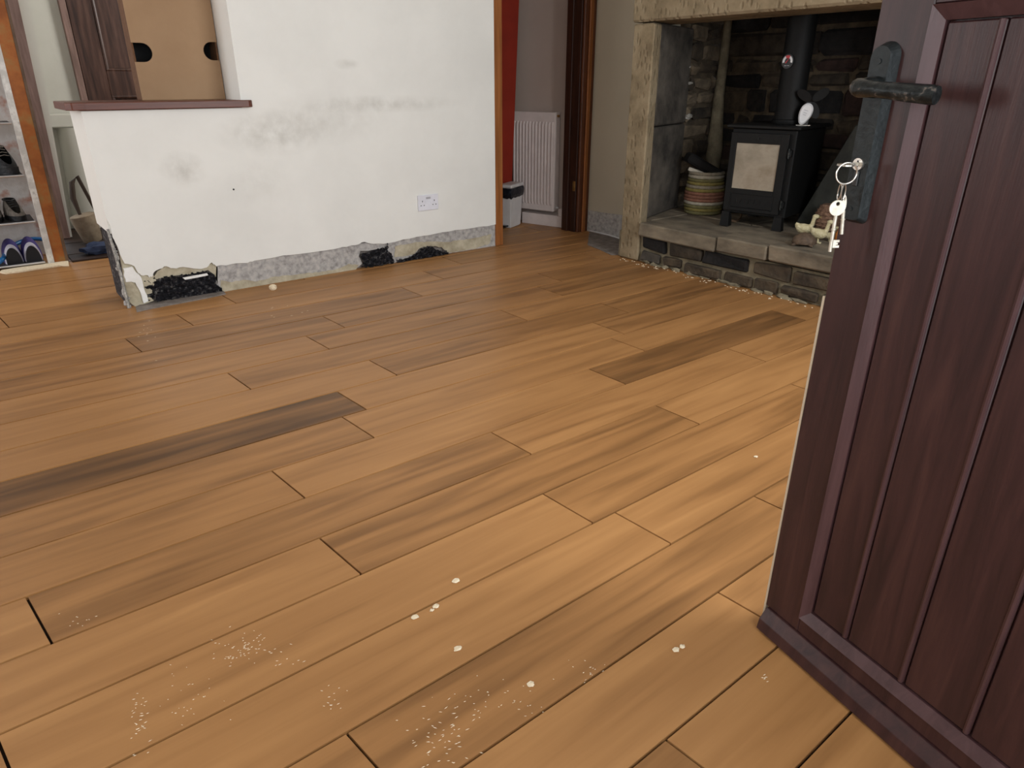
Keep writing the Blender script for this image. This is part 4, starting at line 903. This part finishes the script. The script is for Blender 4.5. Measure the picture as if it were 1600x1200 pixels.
# ---- shoe rack with shoes
YS = 5.05
sr = empty('shoe_rack', (0.0, 5.2, 0), 0, label='paint-splashed metal shoe rack at the left edge', cat='rack')
slabY('post', YS, ((0, 112), (77, 416)), ((9, 105), (87, 416)), 0.002, 1.9, 0.03, 'paint_splat', sr, label='paint-splashed upright')
obj('post', box(B(), (-0.58, YS, 0.002), (-0.55, YS+0.03, 1.9), 0.002), 'paint_splat', sr)
for z, xe in ((0.020, 0.292), (0.266, 0.300), (0.533, 0.306), (0.82, 0.316), (1.10, 0.328)):
    bm = B(); tube(bm, [(-0.548, YS+0.006, z), (xe, YS+0.006, z)], 0.0065, 8); obj('front_rail', bm, 'rail_metal', sr, smooth=True)
    obj('shelf_board', box(B(), (-0.548, YS+0.014, z-0.006), (xe-0.002, YS+0.30, z+0.003)), 'shelf_dark', sr)
bm = B(); tube(bm, [(0.02, YS+0.31, 0.03), (0.0, YS+0.31, 0.6), (-0.01, YS+0.31, 1.9)], 0.01, 8); obj('rear_post', bm, 'shelf_dark', sr)
def shoe(x, y, z, L, W, Hh, rz, mats, label, group=None, heel=False):
    o = empty('shoe', (x, y, z), rz, label=label, cat='shoe', group=group)
    # local x = toe direction
    sole, up_, tr = mats
    def outline(k, sc): a = 2*math.pi*k/22; xx = math.cos(a)*L/2; return xx, math.sin(a)*W/2*sc*(0.92+0.16*(xx/L))
    bm = B(); r0 = [bm.verts.new((*outline(k, 1.0), 0.001)) for k in range(22)]; r1 = [bm.verts.new((*outline(k, 1.04), Hh*0.26)) for k in range(22)]
    bm.faces.new(r0[::-1]); bm.faces.new(r1)
    for k in range(22): bm.faces.new((r0[k], r0[(k+1) % 22], r1[(k+1) % 22], r1[k]))
    obj('sole', bm, sole, o, world=False, smooth=True)
    bm = B(); rings = []
    for t in (0.0, 0.25, 0.5, 0.75, 1.0):
        ring = []
        for k in range(22):
            xx, yy = outline(k, 0.98-0.42*t**2); u = xx/L+0.5
            top = Hh*(1.0 if u < 0.45 else 1.0-0.62*((u-0.45)/0.55)**0.9)
            ring.append(bm.verts.new((xx*(0.98-0.12*t), yy, Hh*0.265+(top-Hh*0.26)*t)))
        rings.append(ring)
    for a, b in zip(rings, rings[1:]):
        for k in range(22): bm.faces.new((a[k], a[(k+1) % 22], b[(k+1) % 22], b[k]))
    bm.faces.new(rings[0][::-1]); obj('upper', bm, up_, o, world=False, smooth=True)
    bm = B(); tube(bm, [Vector(v) for v in [( -L*0.40*math.cos(2*math.pi*k/16)*0.55-L*0.16, W*0.26*math.sin(2*math.pi*k/16), Hh*0.97) for k in range(16)]], 0.006, 6, closed=True); obj('collar', bm, tr, o, world=False)
    for i in range(3):
        bm = B(); xx = L*(0.06+0.07*i); zz = Hh*(0.86-0.10*i); tube(bm, [(xx, -W*0.2, zz), (xx+0.004, 0, zz+0.006), (xx, W*0.2, zz)], 0.003, 5); obj('lace', bm, tr, o, world=False)
    return o
def toe(px, py, z, label, mats, L, W, Hh, group):
    # shoe lying toe-down with its sole showing to the room
    b = onY(px, py, YS+0.05); return shoe(b.x, YS+0.13, z, L, W, Hh, math.radians(90), mats, label, group)
zb = 0.0235
def heel_shoe(px, label):
    """trainer propped on its heel: dark sole faces the room"""
    x = onY(px, 400, YS+0.05).x
    o = empty('trainer', (x, YS+0.09, zb), 0, label=label, cat='shoe', group='purple trainers')
    Lz, Wx = 0.105, 0.090
    def arch(s, y0, z0=0.0, tilt=0.0): return [(s*Wx/2*math.cos(math.pi*k/16), y0+tilt*math.sin(math.pi*k/16), z0+s*Lz*math.sin(math.pi*k/16)) for k in range(17)]
    def loft(rs):
        bm = B(); vs_ = [[bm.verts.new(p) for p in r] for r in rs]
        for a, b in zip(vs_, vs_[1:]):
            for k in range(16): bm.faces.new((a[k], a[k+1], b[k+1], b[k]))
            bm.faces.new((a[0], b[0], b[16], a[16]))
        bm.faces.new(vs_[0]); bm.faces.new(vs_[-1][::-1]); return bm
    obj('sole', loft([arch(0.86, -0.058, 0.001), arch(0.90, -0.045, 0.001, 0.01)]), 'sole_black', o, world=False, smooth=True, label='black sole facing the room')
    obj('foxing', loft([arch(0.90, -0.0445, 0.001, 0.012), arch(1.04, -0.020, 0.001, 0.03)]), 'shoe_white', o, world=False, smooth=True, label='white rim')
    obj('upper', loft([arch(1.05, -0.0195, 0.001, 0.035), arch(1.22, 0.05, 0.001, 0.06), arch(1.05, 0.12, 0.001, 0.05), arch(0.6, 0.16, 0.001)]), 'shoe_purple', o, world=False, smooth=True, label='purple upper')
    return o
heel_shoe(20.5, 'purple trainer with white rim and black sole, the left one of the pair')
heel_shoe(52, 'purple trainer with white rim and black sole, the right one nearest the post')
GZ = 0.270
shoe(onY(27, 345, YS+0.05).x, YS+0.16, GZ, 0.25, 0.105, 0.115, math.radians(-80), ('shoe_black', 'shoe_grey', 'shoe_black'), 'worn grey trainer on the middle shelf beside the post', 'grey trainers')
shoe(onY(-8, 345, YS+0.05).x, YS+0.16, GZ, 0.25, 0.105, 0.105, math.radians(-95), ('shoe_black', 'shoe_grey', 'shoe_black'), 'worn grey trainer on the middle shelf cut by the picture edge', 'grey trainers')
shoe(onY(14, 272, YS+0.05).x-0.01, YS+0.15, 0.537, 0.26, 0.125, 0.155, math.radians(-75), ('shoe_black', 'shoe_black', 'shoe_grey'), 'black walking boot on the upper shelf', 'boots')
# blue hose looping behind the trainers
hp_ = [onY(q[0], q[1], YS+dy) for q, dy in (((-6, 424), 0.018), ((4, 405), 0.025), ((12, 390), 0.20), ((30, 379), 0.29), ((48, 373.5), 0.305))]
hp_ += [onY(66, 374, 5.366), onY(82, 380, 5.366), onY(97, 388, 5.366)]
hp_[0].z = 0.034; hp_[1].z = max(hp_[1].z, 0.05)
fine = []
for i in range(len(hp_)-1):
    p0, p1, p2, p3 = hp_[max(i-1, 0)], hp_[i], hp_[i+1], hp_[min(i+2, len(hp_)-1)]
    for k in range(5):
        t = k/5; fine.append(0.5*((2*p1)+(p2-p0)*t+(2*p0-5*p1+4*p2-p3)*t*t+(3*p1-p0-3*p2+p3)*t**3))
fine.append(hp_[-1])
bm = B(); tube(bm, fine, 0.0125, 10); obj('blue_hose', bm, 'hose_blue', loc=hp_[0], smooth=True, label='blue rubber hose arching over the purple trainers', cat='hose')
# broken pale edge of the old threshold
bm = B(); top = [(3, 424), (20, 421), (38, 417.5), (60, 414.5), (80, 411), (107, 409.5)]; bot = [(108, 416), (96, 416), (84, 418), (70, 420), (55, 422), (38, 425), (22, 427), (10, 428.5), (0, 427)]
obj('threshold_edge', prism(B(), [onZ(*q, 0.001) for q in top+bot], (0, 0, 0.008)), 'crumb', floor, label='pale broken threshold edge')
# tan bag and blue cloth behind the wall end
bgp = onZ(146, 386)+Vector((0.02, 0.08, 0.0)); bgp.z = 0.0165
tb_ = empty('tan_bag', bgp, 0, label='tan tapered bag with brown strap beyond the wall end', cat='bag')
Mb = Matrix.Rotation(math.radians(-9), 4, 'Y')
bm = B(); lathe(bm, [(0.052, 0.008), (0.060, 0.02), (0.078, 0.14), (0.080, 0.19), (0.070, 0.195)], 18, Mb); obj('bag_body', bm, 'tan_bag', tb_, world=False, smooth=True)
bm = B(); tube(bm, [(-0.04, 0.02, 0.19), (-0.055, 0.03, 0.30), (-0.04, 0.03, 0.40), (0.0, 0.03, 0.44), (0.06, 0.02, 0.2)], [0.012, 0.022, 0.02, 0.014, 0.012], 8, flat=0.6); obj('strap', bm, 'strap_brown', tb_, world=False, smooth=True)
bm = B(); cl = onZ(150, 399)+Vector((0.03, 0.0, 0)); blob(bm, cl+Vector((0, 0, 0.045)), (0.10, 0.06, 0.038), rough=0.5, sub=3, seed=12)
for v in bm.verts: v.co.z = max(v.co.z, 0.014)
obj('blue_cloth', bm, 'blue_cloth', loc=cl, smooth=True, label='crumpled blue cloth on the dark boards beside the tan bag', cat='cloth')

# ---- crumbs on the floor
pbl = onZ(427, 453)
bm = B(); blob(bm, pbl+Vector((0, 0, 0.014)), (0.021, 0.019, 0.0165), rough=0.35, sub=2, seed=3); obj('plaster_lump', bm, 'crumb', loc=pbl, label='round cream plaster lump at the foot of the white wall', cat='rubble')
for i, (px, py, s) in enumerate(((712, 908, 9), (681, 948, 8), (675, 954, 5), (648, 965, 9), (715, 1014, 9), (1056, 1016, 8), (1066, 1011, 7), (829, 1070, 9), (1181, 714, 5))):
    b = onZ(px, py, 0.0); r = s/FPX*(b-CAM).dot(FWD)/2*1.15
    bm = B(); blob(bm, b+Vector((0, 0, 0.0016)), (r*1.25, r, 0.0016), rough=0.45, sub=2, seed=i*3.1)
    lab = ('round plaster crumb, farthest of the five near the floor centre', 'round plaster crumb with a tiny one touching its left', 'tiny plaster crumb beside a larger round one', 'oval plaster crumb, leftmost of the floor centre five', 'plaster crumb, nearest of the floor centre five', 'left plaster crumb of the close pair near the door foot', 'right plaster crumb of the close pair near the door foot', 'single plaster crumb in front of the floor centre five', 'tiny plaster crumb by the door edge, farthest to the right')[i]
    obj('plaster_crumb', bm, 'crumb', loc=b, label=lab, cat='rubble', group='plaster crumbs')
bm = B(); q = random.Random(4)
for (cx, cy, sx_, sy_, n, L) in ((375, 1010, 45, 30, 60, 3), (215, 1130, 16, 50, 34, 4), (300, 1090, 60, 40, 30, 2.5), (520, 1100, 14, 24, 14, 4), (690, 1150, 55, 50, 60, 5), (760, 1090, 60, 30, 24, 3), (130, 970, 30, 12, 10, 3), (920, 1050, 30, 25, 14, 3), (830, 1090, 40, 30, 14, 3), (450, 1015, 40, 30, 10, 4), (1190, 1060, 14, 8, 6, 5), (230, 515, 18, 30, 12, 3), (440, 490, 40, 12, 8, 3)):
    for i in range(n):
        px, py = q.gauss(cx, sx_*0.5), q.gauss(cy, sy_*0.5); b = onZ(px, py, 0.0)
        sc = (b-CAM).dot(FWD)/FPX; a = q.uniform(-0.9, 0.3)+math.radians(-10); l_ = q.uniform(0.4, 1)*L*sc*0.8; w_ = q.uniform(0.5, 0.9)*sc
        d1 = Vector((math.cos(a), math.sin(a), 0)); d2 = Vector((-d1.y, d1.x, 0)); up = Vector((0, 0, 0.0008))
        vs_ = [bm.verts.new(b+p+up) for p in (d1*l_, d2*w_, -d1*l_, -d2*w_)]; bm.faces.new(vs_)
        pk = bm.verts.new(b+up*2.2)
        for k in range(4): bm.faces.new((vs_[k], vs_[(k+1) % 4], pk))
obj('plaster_dust', bm, 'crumb', kind='stuff', label='scattered pale plaster flecks and scratches on the floorboards', cat='dust')
bm = B()
for i in range(60):
    b = onZ(q.uniform(985, 1275), 0) if False else Vector((3.215+q.uniform(-0.05, 0.02), q.uniform(1.65, 2.98), 0))
    blob(bm, b+Vector((0, 0, 0.002)), (q.uniform(0.002, 0.006), q.uniform(0.003, 0.009), 0.0022), rough=0.4, sub=1, seed=i)
obj('mortar_crumbs', bm, 'crumb', kind='stuff', label='line of pale mortar crumbs along the hearth foot', cat='dust')
